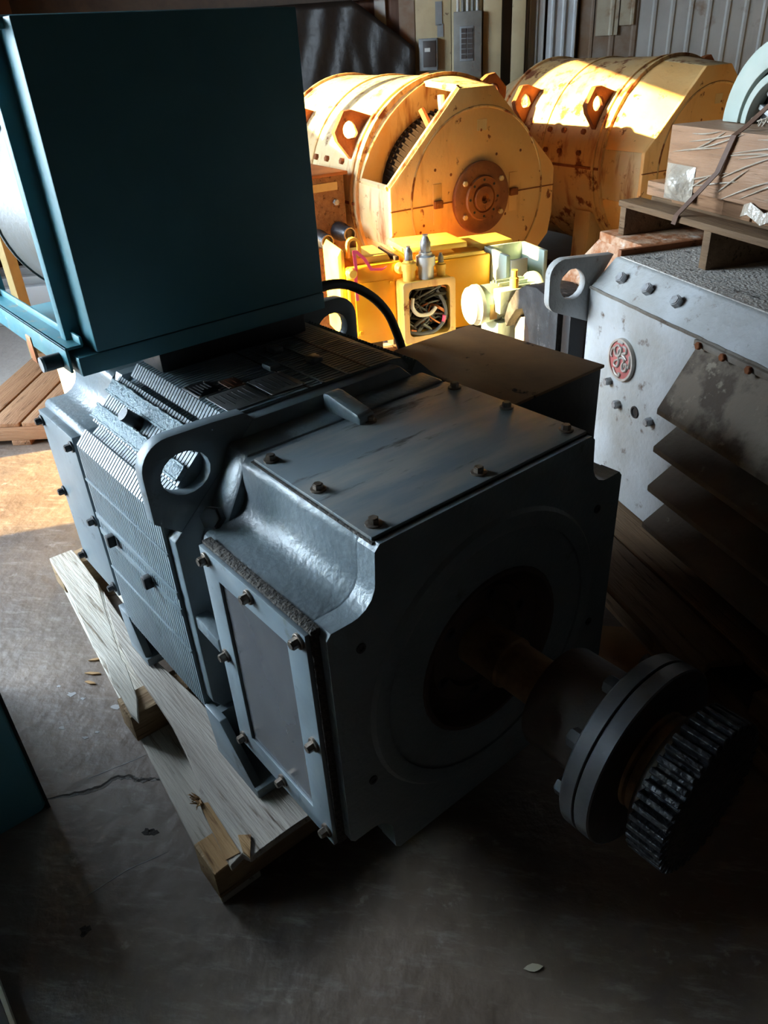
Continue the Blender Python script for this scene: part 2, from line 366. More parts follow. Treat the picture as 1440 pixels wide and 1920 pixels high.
# back wall: backing plus single sheets of profiled metal
wb = struct(bobj(G().box((WX - .12, BACK + .12, 0), (XR + .12, BACK + .4, CEIL)), 'wall_back', 'brown_wall', smooth=0))
def sheet(x0, x1, z0, z1, y, mat, pitch, depth, kind='rib', name='metal_sheet'):
    """profiled sheet standing in the XZ plane of the building, its face at y"""
    pts = []; x = x0
    while x < x1 - 1e-4:
        if kind == 'rib':
            for dx, d in ((0, 0), (.70, 0), (.78, 1), (.92, 1), (1.0, 0)): pts.append((x + dx * pitch, y - d * depth))
        elif kind == 'wave':
            for k in range(6): pts.append((x + k / 6 * pitch, y - depth * (.5 + .5 * cos(2 * pi * k / 6))))
        else:
            for dx, d in ((0, 0), (.30, 0), (.42, 1), (.58, 1), (.70, 0)): pts.append((x + dx * pitch, y - d * depth))
        x += pitch
    pts = [(min(p[0], x1), p[1]) for p in pts]
    g = G(); n = len(pts)
    g.add([(a, b, z) for z in (z0, z1) for a, b in pts] + [(a, b + .006, z) for z in (z0, z1) for a, b in pts],
          [(i, i + 1, n + i + 1, n + i) for i in range(n - 1)] + [(2 * n + i, 3 * n + i, 3 * n + i + 1, 2 * n + i + 1) for i in range(n - 1)]
          + [(n + i, n + i + 1, 3 * n + i + 1, 3 * n + i) for i in range(n - 1)])
    o = g.build(name, mat, wb, 0, 0); return o
Y = BACK + .08
x = -4.7
for k in range(4):
    sheet(x, x + .98, 0, 4.9, Y, 'brown_wall', .25, .02, 'wave'); x += .98
sheet(-.86, .30, 0, 4.9, Y + .02, 'dark_panel', .29, .01)
sheet(.215, .40, 0, 4.9, Y, 'galvanised', .062, .022, 'trap')
sheet(.40, .69, 0, 4.9, Y - .03, 'galvanised_bright', .097, .03, 'trap')
sheet(.69, .82, 0, 4.9, Y, 'rust_sheet', .13, .012)
sheet(.82, 1.20, 0, 4.9, Y - .005, 'rust_sheet', .19, .012)
x = 1.20
while x < 4.5:
    sheet(x, x + .62, 0, 4.9, Y, 'galvanised', .155, .016); x += .62
sheet(.83, 1.02, 1.67, 3.2, Y - .03, 'old_tin_patch', .16, .012)
sheet(1.03, 1.16, 1.74, 3.2, Y - .034, 'old_tin_patch', .13, .012)
# dark timber studs and girt left of the panel column
g = G().box((-1.16, BACK + .02, 0), (-1.06, BACK + .12, 4.9)); g.build('stud', 'galvanised', wb)
g = G().box((-.93, BACK - .03, 0), (-.79, BACK + .08, 4.9)); g.build('stud', 'rust_sheet', wb)
for x0, x1 in ((-.17, -.005), (.085, .205)):
    G().box((x0, BACK - .06, 0), (x1, BACK + .06, 4.9)).build('stud', 'cream_paint', wb, .006)
G().box((-4.7, BACK - .05, 2.06), (-.95, BACK + .05, 2.25)).build('girt', 'dark_timber', wb)
# boards that carry the electrical boxes
G().box((-.79, BACK - .02, 0), (-.46, BACK + .05, 4.9)).build('panel', 'cream_paint', wb, .004)
G().box((-.455, BACK - .02, 0), (-.175, BACK + .05, 4.9)).build('panel', 'cream_paint', wb, .004)

# black plastic sheet: hangs in folds from nails
nu, nv = 48, 26; vs = []; fs = []
for j in range(nv):
    t = j / (nv - 1)
    for i in range(nu):
        s = i / (nu - 1)
        x0 = -3.4 + s * 2.62; z = 2.06 - t * 1.5
        zt = 2.06 if x0 < -1.32 else 2.06 - (x0 + 1.32) * .72
        z = zt - t * (zt - .55)
        fan = max(0, 1 - abs(x0 + 1.20) / .55)
        ang = math.atan2(x0 + 1.33, .05 + t * 1.4)
        y = BACK - .16 - .018 * sin(ang * 16) * t - .02 * sin(x0 * 7 + t * 2) * t - .012 * sin(x0 * 23 + t * 9)
        y -= .06 * math.exp(-((ang - .10) / .035) ** 2) * min(1, t * 2)
        vs.append((x0, y, z))
for j in range(nv - 1):
    for i in range(nu - 1): fs.append((j * nu + i, j * nu + i + 1, (j + 1) * nu + i + 1, (j + 1) * nu + i))
g = G().add(vs, fs); o = bobj(g, 'plastic_sheet', 'black_sheet', smooth=80)
m = o.modifiers.new('thick', 'SOLIDIFY'); m.thickness = .004
tag(o, 'black plastic sheet hanging in folds on the back wall', 'plastic sheet')

# electrical boxes
def broot(name, X, Y, Z, label, cat, group=None):
    return empty(name, bw(X, Y, Z), BROT, label, cat, group)
e = broot('switch_box', -.665, BACK - .02, 1.48, 'small blue-grey switch box with dark door on cream panel', 'electrical box')
G().box((-.085, -.10, 0), (.085, 0, .255)).build('body', 'panel_blue_grey', e, .006)
G().box((-.045, -.112, .03), (.07, -.10, .235)).build('door', 'dark_panel', e, .003)
G().box((-.03, -.115, .15), (.02, -.112, .18)).build('sticker', 'label_white', e)
e = broot('breaker_panel', -.305, BACK - .02, 1.41, 'tall grey breaker panel with two rows of breakers under conduits', 'electrical box')
G().box((-.125, -.13, 0), (.125, 0, .51)).build('body', 'box_grey', e, .006)
G().box((-.07, -.138, .13), (.055, -.13, .40)).build('door_frame', 'panel_blue_grey', e, .003)
for i in range(2):
    for k in range(6):
        G().box((-.055 + i * .055, -.148, .15 + k * .04), (-.012 + i * .055, -.138, .183 + k * .04)).build('breaker', 'dark_panel', e)
for k in range(5):
    G().cyl((-.09 + k * .043, -.06, .51), (-.09 + k * .043, -.06, 2.6), .015, 10).build('conduit', 'box_grey' if k % 2 else 'galvanised', e)
e = tag(bobj(G().box((-.60, BACK - .032, 1.83), (-.54, BACK - .02, 2.01)).box((-.585, BACK - .032, 1.74), (-.53, BACK - .02, 1.84)), 'paint_patch', 'panel_blue_grey'),
        'grey paint patch above the small switch box', 'paint patch')

# ------------------------------------------------------------------ main motor (world axes: x towards its shaft end, y right, z up)
CY, CZ = .264, .58
def sect(t=0.):
    """end bell section (y, z) with concave corners"""
    L = -.155 + t; W = -.038 + t; T = 1.0 - t; S = .868 - t
    q = [(CY, T), (W + .012, T), (W, T - .012), (W - .004, S + .058)] + [(W - .062 + .058 * cos(R(a)), S + .058 + .058 * sin(R(a))) for a in (-15, -35, -55, -75, -90)] + [(L + .01, S), (L, S - .012)]
    lo = [(y, 2 * CZ - z) for y, z in reversed(q)]
    half = q + lo
    right = [(2 * CY - y, z) for y, z in reversed(half[1:-1])]
    return half + right
mm = empty('electric_motor', (-.45, CY, .145), 0, 'large blue-grey electric motor on a broken pallet with gear on its shaft', 'electric motor')
MO = (-.45, CY, .145)
def g0(): return G(MO)
S = sect()
hole = circ(CY, CZ, .205, 40)
bell = G(MO).prism(S, 'x', .0, .05, [hole]).build('bell_face', 'blue_grey_paint', mm, .007)
G(MO).prism(S, 'x', -.405, .001).build('end_bell', 'blue_grey_paint', mm, .010)
# narrow neck of the bell up to the stator
neck = [(-.02, 1.005), (CY * 2 + .02, 1.005), (.585, .93), (.66, .80), (.66, .36), (.585, .23), (-.057, .23), (-.13, .36), (-.13, .80), (-.057, .93)]
G(MO).prism(neck, 'x', -.485, -.40).build('bell_neck', 'blue_grey_paint', mm, .008)
# arched rim on the face, bearing cover, bearing dish
G(MO).lathe([(.300, 0), (.300, .008), (.312, .012), (.335, .010), (.345, 0)], (.048, CY, CZ), (1, 0, 0), 56, caps=False).build('face_rim', 'blue_grey_paint', mm)
pm('rusty_dark', (.05, .033, .025), .6, .2, ((.08, .045, .03), 10, .4, .7), None, None, (40, .2))
d = G(MO).lathe([(.205, .045), (.202, .054), (.193, .054), (.19, .044), (.186, .012), (.150, .006), (.145, .018), (.110, .020), (.105, .006), (.062, .006)], (.0, CY, CZ), (1, 0, 0), 48, caps=False).build('bearing_cover', 'rusty_dark', mm)
for k in range(6):
    a = R(60 * k + 20); bolt(d, Vector((.018, CY + .128 * cos(a), CZ + .128 * sin(a))) - Vector(MO), (1, 0, 0), .010, .009, 'dark_steel')
for y, z in ((-.085, .80), (.60, .80), (.615, .46), (-.085, .44)):
    G(MO).lathe([(.0105, 0), (.0105, .003), (.006, .003), (.006, .0005), (0, .0005)], (.05, y, z), (1, 0, 0), 14).build('tapped_hole', 'black_steel', mm)
# top cover plate with eight bolts
G(MO).prism([(-.372, -.022), (.033, -.030), (.034, .556), (-.372, .553)], 'z', .999, 1.007).build('top_plate', 'plate_paint', mm, .002)
G(MO).prism([(-.376, -.027), (.038, -.034), (.039, .561), (-.376, .557)], 'z', .995, 1.0).build('top_gasket', 'gasket', mm)
for i in range(3):
    for j in range(3):
        if i == 1 and j == 1: continue
        x, y = -.34 * (1 - i / 2) + .002, .527 * j / 2
        bolt(mm, Vector((x, y, 1.007)) - Vector(MO), (0, 0, 1), .0105, .013, 'bolt_steel', True, 'bolt', random.random())
# lug at the back of the plate
g = G(MO).prism([(-.475, 1.045), (-.455, 1.048), (-.345, 1.030), (-.335, 1.022), (-.335, 1.004), (-.475, 1.0)], 'y', .232, .278)
g.build('top_lug', 'blue_grey_paint', mm, .007)
# side window: gasket, frame, smoked pane, eight bolts
X0, X1, Z0, Z1 = -.365, .024, .285, .868
inner = [(-.298, .345), (-.045, .345), (-.045, .808), (-.298, .808)]
outer = [(X0, Z0), (X1, Z0), (X1, Z1), (X0, Z1)]
G(MO).prism([(X0 - .004, Z0 - .003), (X1 + .004, Z0 - .003), (X1 + .004, Z1 + .006), (X0 - .004, Z1 + .006)], 'y', -.172, -.150, [inner]).build('gasket', 'gasket', mm, .003)
wf = G(MO).prism(outer, 'y', -.182, -.172, [inner]).build('window_frame', 'blue_grey_smooth', mm, .0015)
G(MO).box((-.31, -.176, .335), (-.035, -.172, .82)).build('pane', 'smoked_pane', mm)
for i in range(3):
    for j in range(3):
        if i == 1 and j == 1: continue
        bolt(wf, Vector((-.338 + .342 * i / 2, -.182, .318 + .528 * j / 2)) - Vector(MO), (0, -1, 0), .0105, .018, 'bolt_steel', True, 'bolt', random.random())
# dark web and tie bar between bell and stator on the left
G(MO).box((-.47, -.12, .25), (-.40, -.04, .84)).build('web', 'blue_grey_paint', mm)
G(MO).obox((-.43, -.165, .585), (.055, 0, -.004), (0, .018, 0), (0, 0, .020)).build('tie_bar', 'blue_grey_paint', mm, .005)
bolt(mm, Vector((-.41, -.115, .885)) - Vector(MO), (.5, -.7, .5), .026, .02, 'black_steel', False)

# stator: laminations, stepped section
half = [(CY, 1.045), (.035, 1.045), (.012, 1.040), (-.012, 1.012), (-.004, 1.000), (-.022, .995), (-.040, 1.020), (-.140, .925), (-.128, .905), (-.150, .890), (-.165, .908), (-.197, .874), (-.197, .288), (-.14, .235), (CY, .235)]
sec = half + [(2 * CY - y, z) for y, z in reversed(half[1:-1])]
lam = G(MO); nl = 36; xs0, xs1 = -1.02, -.522
c = (CY, CZ)
lam.prism([(c[0] + (y - c[0]) * .992, c[1] + (z - c[1]) * .992) for y, z in sec], 'x', xs0, xs1)
st = (xs1 - xs0) / nl
for k in range(nl): lam.prism(sec, 'x', xs0 + k * st + .0035, xs0 + (k + 1) * st - .0008)
lam.build('lamination_stack', 'lam_paint', mm, 0, 0, kind='stuff')
def oct_(t):
    h = [(CY, 1.05 + t), (.05, 1.05 + t), (-.20 - t, .83 + t), (-.20 - t, .33), (-.12, .235), (CY, .235)]
    return h + [(2 * CY - y, z) for y, z in reversed(h[1:-1])]
for x0, x1 in ((-.524, -.482), (-1.06, -1.02)):
    G(MO).prism(oct_(-.012), 'x', x0, x1).build('end_plate', 'blue_grey_smooth', mm, .004)
# weld bars along the chamfer and the flank
for p, q in (((-.058, 1.006), (-.075, .990)), ((-.112, .955), (-.130, .938))):
    y, z = (p[0] + q[0]) / 2, (p[1] + q[1]) / 2; ch = Vector((0, .1, .095)).normalized()
    G(MO).obox(((xs0 + xs1) / 2, y - .002, z + .002), ((xs1 - xs0) / 2, 0, 0), ch * .016, (0, -.005, .005)).build('weld_bar', 'weld_paint', mm, .003)
    for s in (-1, 1):
        G(MO).tube([((xs0 + (xs1 - xs0) * i / 40), y - .006 + s * ch.y * .017 + random.uniform(-.0015, .0015), z + .006 + s * ch.z * .017 + random.uniform(-.0015, .0015)) for i in range(41)], .0035, 6, 1).build('weld_bead', 'weld_paint', mm)
for z, h in ((.770, .0035), (.655, .010), (.605, .010), (.480, .0035)):
    G(MO).box((xs0, -.2005, z - h), (xs1 + .004, -.195, z + h)).build('weld_strip', 'lam_paint', mm, .001)
for x, z in ((-.905, .63), (-.68, .615)):
    G(MO).box((x - .011, -.222, z - .017), (x + .011, -.20, z + .017)).build('side_bolt', 'black_steel', mm, .003)
G(MO).cyl((-.80, -.094, .972), (-.80, -.128, 1.008), .017, 16).build('plug', 'black_steel', mm)
# joints along the top
for y in (.41, .23):
    G(MO).box((xs0, y - .003, 1.0450), (xs1, y + .003, 1.0462)).build('top_joint', 'black_steel', mm)
for y in (.27, .345):
    G(MO).box((xs0, y - .003, 1.0455), (xs1, y + .003, 1.0475)).build('top_seam', 'lam_paint', mm)
for x, y in ((-.70, .235), (-.66, .34), (-.80, .31)):
    G(MO).obox((x, y, 1.052), (.022, 0, 0), (0, .016, 0), (0, 0, .008)).build('top_pad', 'blue_grey_paint', mm, .006)
# nameplates
def plate(x0, x1, y0, y1, mat, nm, rows=0, pm_='plate_print'):
    p = G(MO).box((x0, y0, 1.046), (x1, y1, 1.0485)).build(nm, mat, mm, .0006)
    for sx in (x0 + .004, x1 - .004):
        for sy in (y0 + .004, y1 - .004):
            G(MO).lathe([(.0032, 0), (.0028, .0015), (0, .002)], (sx, sy, 1.0485), (0, 0, 1), 8).build('rivet', 'bolt_steel', p)
    for r in range(rows):
        yy = y0 + (y1 - y0) * (r + 1) / (rows + 1); L = (x1 - x0)
        a = x0 + L * random.uniform(.10, .2); b = x1 - L * random.uniform(.10, .45)
        G(MO).box((a, yy - .0016, 1.0485), (b, yy + .0016, 1.0488)).build('print_line', pm_, p)
    return p
plate(-.745, -.66, .012, .072, 'plate_black', 'small_nameplate', 5)
G(MO).box((-.748, .009, 1.0455), (-.657, .075, 1.0475)).build('nameplate_frame', 'plate_alu', mm, .0005)
plate(-.648, -.535, .020, .130, 'plate_alu', 'nameplate', 6, 'dark_steel')
plate(-.66, -.545, .140, .235, 'plate_alu', 'nameplate', 5, 'dark_steel')
plate(-.715, -.655, .090, .135, 'plate_brass', 'brass_plate', 2, 'rust')
G(MO).box((-.64, .132, 1.046), (-.555, .138, 1.0484)).build('plate_edge', 'plate_black', mm)
# lifting eyes
lo = [(-.222, .880), (-.222, .985)] + arc(-.152, .993, .070, 180, 90, 8) + [(-.05, 1.062), (.03, 1.058), (.06, 1.03), (-.16, .83)]
lh = arc(-.128, .970, .058, 0, 360, 18, .050)[:-1]
for x0, x1 in ((-.518, -.484), (-1.056, -1.022)):
    for sgn in ((1,) if x0 > -.6 else (-1,)):
        f = (lambda p: p) if sgn == 1 else (lambda p: (2 * CY - p[0], p[1]))
        G(MO).prism([f(p) for p in lo], 'x', x0, x1, [[f(p) for p in lh]]).build('lifting_eye', 'blue_grey_smooth', mm, .005)
# rear bell
G(MO).prism(S, 'x', -1.42, -1.10).build('rear_bell', 'blue_grey_paint', mm, .010)
G(MO).prism(neck, 'x', -1.10, -1.06).build('bell_neck', 'blue_grey_paint', mm)
G(MO).prism([(-1.40, .30), (-1.12, .30), (-1.12, .85), (-1.40, .85)], 'y', -.180, -.154).build('rear_cover', 'blue_grey_smooth', mm, .002)
for x in (-1.385, -1.135):
    for z in (.33, .575, .82): bolt(mm, Vector((x, -.18, z)) - Vector(MO), (0, -1, 0), .011, .02, 'black_steel')
# feet
for x0, x1, s in ((-.50, -.29, 1), (-1.06, -.93, 1)):
    for ya, yb in ((-.200, -.02), (2 * CY + .02, 2 * CY + .200)):
        G(MO).box((x0, ya, .145), (x1, yb, .175)).build('foot', 'blue_grey_smooth', mm, .003)
        yy = (ya, ya + .022) if ya < 0 else (yb - .022, yb)
        G(MO).prism([(x0 - .02, .30), (x0 + .06, .30), (x1 - .01, .172), (x0, .172)], 'y', yy[0], yy[1]).build('foot_gusset', 'blue_grey_smooth', mm, .003)
        G(MO).box((x0 + .01, ya + .02, .17), (x0 + .035, yb - .02, .30)).build('foot_rib', 'blue_grey_smooth', mm)
# terminal box on the far side
tb = G(MO).box((-.87, .735, .40), (-.33, 1.11, .895)).build('terminal_box', 'black_steel', mm, .006)
G(MO).box((-.876, .728, .893), (-.324, 1.116, .903)).build('box_lid', 'brown_dust', tb, .003)
G(MO).box((-.80, .69, .45), (-.42, .74, .84)).build('box_neck', 'blue_grey_paint', tb)
# shaft train
AX = (1, 0, 0)
def ax(prof, nm, mat, par=None, seg=40, **k): return G(MO).lathe(prof, (0, CY, CZ), AX, seg).build(nm, mat, par or mm, **k)
ax([(.058, .0), (.058, .095), (.060, .10), (.060, .108), (.054, .112), (.054, .26)], 'shaft', 'rusty_shaft')
ax([(.050, .23), (.108, .232), (.112, .240), (.112, .385), (.11, .39)], 'coupling_hub', 'rusty_dark')
cf = ax([(.105, .388), (.183, .388), (.186, .391), (.186, .4165), (.183, .4185), (.10, .4185)], 'coupling_flange', 'dark_steel', seg=64)
ax([(.105, .4205), (.183, .4205), (.186, .423), (.186, .4495), (.183, .452), (.10, .452)], 'coupling_flange', 'dark_steel', seg=64)
for k in range(8):
    a = R(45 * k + 12); bolt(cf, Vector((.388, CY + .150 * cos(a), CZ + .150 * sin(a))) - Vector(MO), (-1, 0, 0), .019, .026, 'dark_steel', False, 'bolt', a)
ax([(.10, .45), (.098, .458), (.092, .462), (.10, .466), (.098, .50)], 'gear_collar', 'rusty_shaft')
ng = 40; gp = []
for k in range(ng):
    a = 2 * pi * k / ng; d_ = 2 * pi / ng
    for t, r in ((-.30, .132), (-.22, .152), (.22, .152), (.30, .132)): gp.append((CY + r * cos(a + t * d_), CZ + r * sin(a + t * d_)))
gw = G(MO).prism(gp, 'x', .505, .572).build('gear', 'greased_black', mm, .0015, 25, 1)
ax([(.125, .49), (.131, .50), (.131, .51)], 'gear_rim', 'rusty_dark')

# ------------------------------------------------------------------ cable from blower to terminal box
o = G((-.93, .86, .9)).tube([(-.93, .50, 1.135), (-.94, .60, 1.135), (-.95, .68, 1.115), (-.95, .76, 1.065), (-.95, .82, 1.0), (-.945, .85, .93), (-.93, .86, .87)], .0145, 12).build('cable', 'rubber'); o.location = (-.93, .86, .9)
o.data.transform(Matrix.Identity(4)); tag(o, 'thick black cable arching from the blue housing down beside the terminal box', 'cable')

# ------------------------------------------------------------------ blower housing on top of the motor
BO = (-1.15, .15, 1.045)
bh = empty('blower_housing', BO, 0, 'dark teal sheet-metal blower housing on top of the motor, bright left edge', 'blower housing')
G(BO).box((-.90, -.146, 1.163), (-.81, .490, 1.810)).build('front_panel', 'teal_paint', bh, .004)
G(BO).box((-.935, -.182, 1.120), (-.90, .495, 1.815)).build('frame_plate', 'teal_paint', bh, .004)
G(BO).box((-.93, -.190, 1.115), (-.815, .495, 1.160)).build('base_flange', 'teal_paint', bh, .004)
G(BO).box((-.99, .02, 1.0480), (-.87, .46, 1.125)).build('duct_collar', 'black_steel', bh, .004)  # black and widened to stand in for the shade under the flange
G(BO).box((-1.52, -.16, 1.106), (-.885, .46, 1.118)).build('base_tray', 'teal_paint', bh, .002)
G(BO).box((-1.38, .1, 1.001), (-1.14, .50, 1.108)).build('duct_collar', 'teal_paint', bh, .004)
ra = G(BO).box((-1.52, -.205, 1.120), (-.845, -.198, 1.180)).box((-1.52, -.205, 1.173), (-.845, -.165, 1.180)).box((-1.52, -.168, 1.173), (-.845, -.162, 1.198)).build('rail', 'teal_chipped', bh, .002)
G(BO).box((-1.52, .45, 1.118), (-.885, .495, 1.178)).build('rail', 'teal_chipped', bh, .002)
for x in (-1.49, ):
    G(BO).box((x - .02, -.19, 1.165), (x + .02, -.15, 1.80)).build('post', 'teal_paint', bh, .003)
    G(BO).box((x - .02, .45, 1.165), (x + .02, .49, 1.80)).build('post', 'teal_paint', bh, .003)
G(BO).box((-1.52, -.19, 1.79), (-.85, .495, 1.81)).build('top_panel', 'teal_paint', bh, .003)
G(BO).lathe([(.10, 0), (.255, .0), (.265, .01), (.265, .33), (.255, .34), (.10, .34)], (-1.40, .12, 1.41), (1, 0, 0), 56).build('fan_drum', 'silver_paint', bh)
G(BO).lathe([(.264, 0), (.270, .004), (.270, .02), (.264, .024)], (-1.385, .12, 1.41), (1, 0, 0), 56, caps=False).build('drum_band', 'silver_paint', bh)
G(BO).box((-1.30, .05, 1.10), (-1.15, .30, 1.18)).build('drum_foot', 'silver_paint', bh)
kb = G(BO).cyl((-.90, -.198, 1.140), (-.90, -.245, 1.140), .018, 14).build('latch_knob', 'black_steel', bh)
G(BO).cyl((-.90, -.245, 1.140), (-.90, -.251, 1.140), .018, 14).build('knob_end', 'hex_grey', kb)
G(BO).box((-1.155, -.208, 1.075), (-1.115, -.200, 1.145)).build('tab', 'copper', bh, .002)

# ------------------------------------------------------------------ pallet under the main motor
PO = (-.95, .20, 0)
pa = empty('wooden_pallet', PO, 0, 'weathered broken wooden pallet under the blue-grey motor', 'pallet')
def bd(poly, z0, z1, mat, nm='deck_board', par=pa, off=PO, bev=.002): return G(off).prism(poly, 'z', z0, z1).build(nm, mat, par, bev, 30, 1)
bd([(-1.765, -.227), (-1.763, -.142), (-1.711, -.139), (-1.475, -.151), (-1.33, -.185), (-1.031, -.248), (-1.003, -.248), (-.848, -.279), (-.756, -.316), (-.801, -.321), (-.892, -.313), (-.955, -.312), (-1.069, -.288), (-1.16, -.293), (-1.414, -.257), (-1.561, -.241)], .120, .1385, 'weathered_pale')
bd([(-1.414, -.154), (-1.324, -.161), (-1.044, -.178), (-.813, -.160), (-.704, -.150), (-.588, -.150), (-.296, -.118), (-.17, -.118), (-.172, -.186), (-.17, -.298), (-.19, -.307), (-.18, -.344), (-.248, -.336), (-.369, -.320), (-.436, -.292), (-.562, -.267), (-.679, -.251), (-.78, -.245), (-.954, -.239), (-1.112, -.225), (-1.31, -.183)], .120, .142, 'weathered_wood')
bd([(-.18, -.108), (-.17, -.035), (-1.74, .06), (-1.74, -.10), (-1.30, -.125), (-.9, -.138)], .120, .140, 'weathered_pale')
bd([(-.172, -.025), (-.17, .055), (-1.74, .17), (-1.74, .075)], .120, .141, 'weathered_wood')
for k in range(5):
    y = .08 + k * .15; bd([(-.175, y), (-.175, y + .12), (-1.74, y + .23), (-1.74, y + .11)], .120, .141, 'weathered_wood' if k % 2 else 'weathered_pale')
# cross beams
for x, y0, h in ((-.205, -.379, .12), (-.80, -.325, .118), (-1.68, -.225, .12)):
    G(PO).box((x - .10, y0, .019), (x, .92, h)).build('beam', 'beam_wood', pa, .003)
bd([(-.20, -.378), (-.205, -.30), (-.30, -.285), (-.305, -.371)], .116, .1205, 'broken_wood', 'broken_chip')
# bottom runners
bd([(-.203, -.378), (-.203, -.27), (-1.74, -.10), (-1.78, -.215)], 0, .019, 'weathered_pale', 'bottom_board')
for y in (.20, .75): bd([(-.203, y), (-.203, y + .13), (-1.75, y + .20), (-1.75, y + .07)], 0, .019, 'weathered_wood', 'bottom_board')
# torn splinters on the broken board
g = G(PO)
for k in range(16):
    a = random.uniform(-2.6, -.2); l = random.uniform(.015, .045); b = Vector((-.385 + random.uniform(-.015, .015), -.312, .143))
    g.tube([b, b + Vector((cos(a) * l * .5, sin(a) * l * .4, .008)), b + Vector((cos(a) * l, sin(a) * l * .7, random.uniform(.004, .02)))], lambda t: .0035 * (1 - .8 * t), 5, 2)
g.build('torn_fibres', 'broken_wood', pa, kind='stuff')
bd([(-.20, -.345), (-.195, -.31), (-.37, -.30), (-.38, -.318)], .142, .1445, 'broken_wood', 'torn_strip', bev=0)
bd([(-.19, -.305), (-.165, -.30), (-.215, -.268), (-.235, -.292)], .1425, .150, 'broken_wood', 'torn_strip', bev=0)

# ------------------------------------------------------------------ floor marks and litter
flo = bpy.data.objects['floor']
def tb_(p): q = Vector((p[0], p[1], 0)) - B0; return (q.dot(BX), q.dot(BY))
def strip(path, wid, mat, name, jit=0., z=.0008, sub=1):
    P = [Vector((*tb_(p), 0)) for p in path]
    if sub > 1: P = [P[i].lerp(P[i + 1], k / sub) for i in range(len(P) - 1) for k in range(sub)] + [P[-1]]
    L, Rr = [], []
    for i, p in enumerate(P):
        t = (P[min(i + 1, len(P) - 1)] - P[max(i - 1, 0)]).normalized(); n = Vector((-t.y, t.x, 0)); e_ = min(1., .25 + 2 * min(i, len(P) - 1 - i) / len(P) * 2)
        o_ = n * random.uniform(-jit, jit)
        L.append((p + o_ + n * wid * e_ * random.uniform(.5, 1))[:2]); Rr.append((p + o_ - n * wid * e_ * random.uniform(.5, 1))[:2])
    o = G().prism(L + Rr[::-1], 'z', -.004, z).build(name, mat, flo, 0, 0); return o
pm('crack_dark', (.035, .028, .024), .9, 0, None, None, None, (60, .8)); pm('scratch', (.34, .33, .33), .7); pm('crack_grit', (.17, .155, .145), .9, 0, None, None, None, (90, .9))
CR = [(-.8, -.6), (-.77, -.546), (-.749, -.501), (-.736, -.468), (-.742, -.426), (-.72, -.396), (-.683, -.377), (-.666, -.347), (-.637, -.328)]
strip([(x + .003, y) for x, y in CR], .010, 'crack_grit', 'crack_edge', .003, .0006, 4)
strip(CR, .0045, 'crack_dark', 'floor_crack', .003, .0012, 4)
strip([(-.789, -.486), (-.766, -.38), (-.756, -.323)], .0012, 'scratch', 'floor_scratch', .0005, .0008, 4)
strip([(-.445, -.624), (-.443, -.515), (-.421, -.416)], .0011, 'scratch', 'floor_scratch', .0005, .0008, 4)
strip([(-1.6, -.13), (-1.5, .0), (-1.44, .15)], .004, 'crack_dark', 'floor_crack', .004, .0012, 5)
for x, y, r in ((-1.155, -.403, .012), (-1.11, -.381, .008), (-.944, -.435, .007), (-1.033, -.477, .009), (-.999, -.311, .014), (-.94, -.40, .006), (-1.22, -.42, .006)):
    a, b = tb_((x, y)); n = 11
    G().prism([(a + r * random.uniform(.4, 1.1) * cos(2 * pi * k / n) * 1.6, b + r * random.uniform(.4, 1.1) * sin(2 * pi * k / n)) for k in range(n)], 'z', -.003, .0008).build('paint_spot', 'scratch', flo, 0, 0)
for x, y in ((-.513, -.433), (-.50, -.42), (-.361, -.656)):
    a, b = tb_((x, y)); n = 11; r = .016
    G().prism([(a + r * random.uniform(.4, 1.1) * cos(2 * pi * k / n), b + r * random.uniform(.4, 1.1) * sin(2 * pi * k / n)) for k in range(n)], 'z', -.003, .0007).build('oil_spot', 'crack_dark', flo, 0, 0)
def splinter(x, y, a, l, label):
    g = G().prism([(-l / 2, 0), (-l * .2, .006), (l * .3, .004), (l / 2, -.002), (.0, -.006)], 'z', 0, .005)
    o = g.build('wood_splinter', 'broken_wood', None, .001); o.location = (x, y, .001); o.rotation_euler = (0, 0, a); tag(o, label, 'splinter', 'splinters by the pallet')
splinter(-1.197, -.312, .8, .06, 'pale wood splinter on the floor, nearest the pallet edge')
splinter(-1.257, -.279, 1.1, .05, 'short wood splinter lying behind the other two on the floor')
splinter(-1.16, -.335, .6, .045, 'small wood splinter lying in front of the other two')
g = G(); lf = [(0, -.022), (.006, -.012), (.009, 0), (.006, .012), (0, .022), (-.006, .012), (-.009, 0), (-.006, -.012)]
g.prism(lf, 'z', lambda p: .003 + 12 * p[0] ** 2 + 4 * max(0, p[1]) ** 2, lambda p: .0042 + 12 * p[0] ** 2 + 4 * max(0, p[1]) ** 2)
o = g.build('dry_leaf', 'dry_leaf'); o.location = (.379, .065, -.002); o.rotation_euler = (0, 0, R(-35)); tag(o, 'small dry leaf lying on the dark floor in front of the motor', 'leaf')

# ------------------------------------------------------------------ dark teal box at the left edge, and beige-edged panel
e = empty('teal_cabinet', (-1.08, -.93, 0), 0, 'dark teal metal cabinet at the left edge in front of the motor', 'cabinet')
q = (-1.08, -.93, 0)
G(q).prism(rrect(-1.25, .0, -.605, .62, .03), 'x', -1.40, -.768).build('body', 'teal_paint', e, .003)
G(q).box((-.772, -1.24, .03), (-.765, -.615, .60)).build('door', 'teal_paint', e, .002)
G(q).box((-.80, -.608, -.0), (-.765, -.600, .62)).build('edge_strip', 'black_steel', e, .001)
e = empty('beige_edged_panel', (-.5, -1.05, 0), 0, 'grey panel with beige edge lying on the floor at lower left corner', 'panel')
q = (-.5, -1.05, 0)
G(q).box((-.745, -1.25, 0), (.15, -.852, .03)).build('board', 'dark_panel', e, .002)
G(q).box((-.745, -.852, 0), (.15, -.843, .034)).build('edge_trim', 'beige_edge', e, .001)

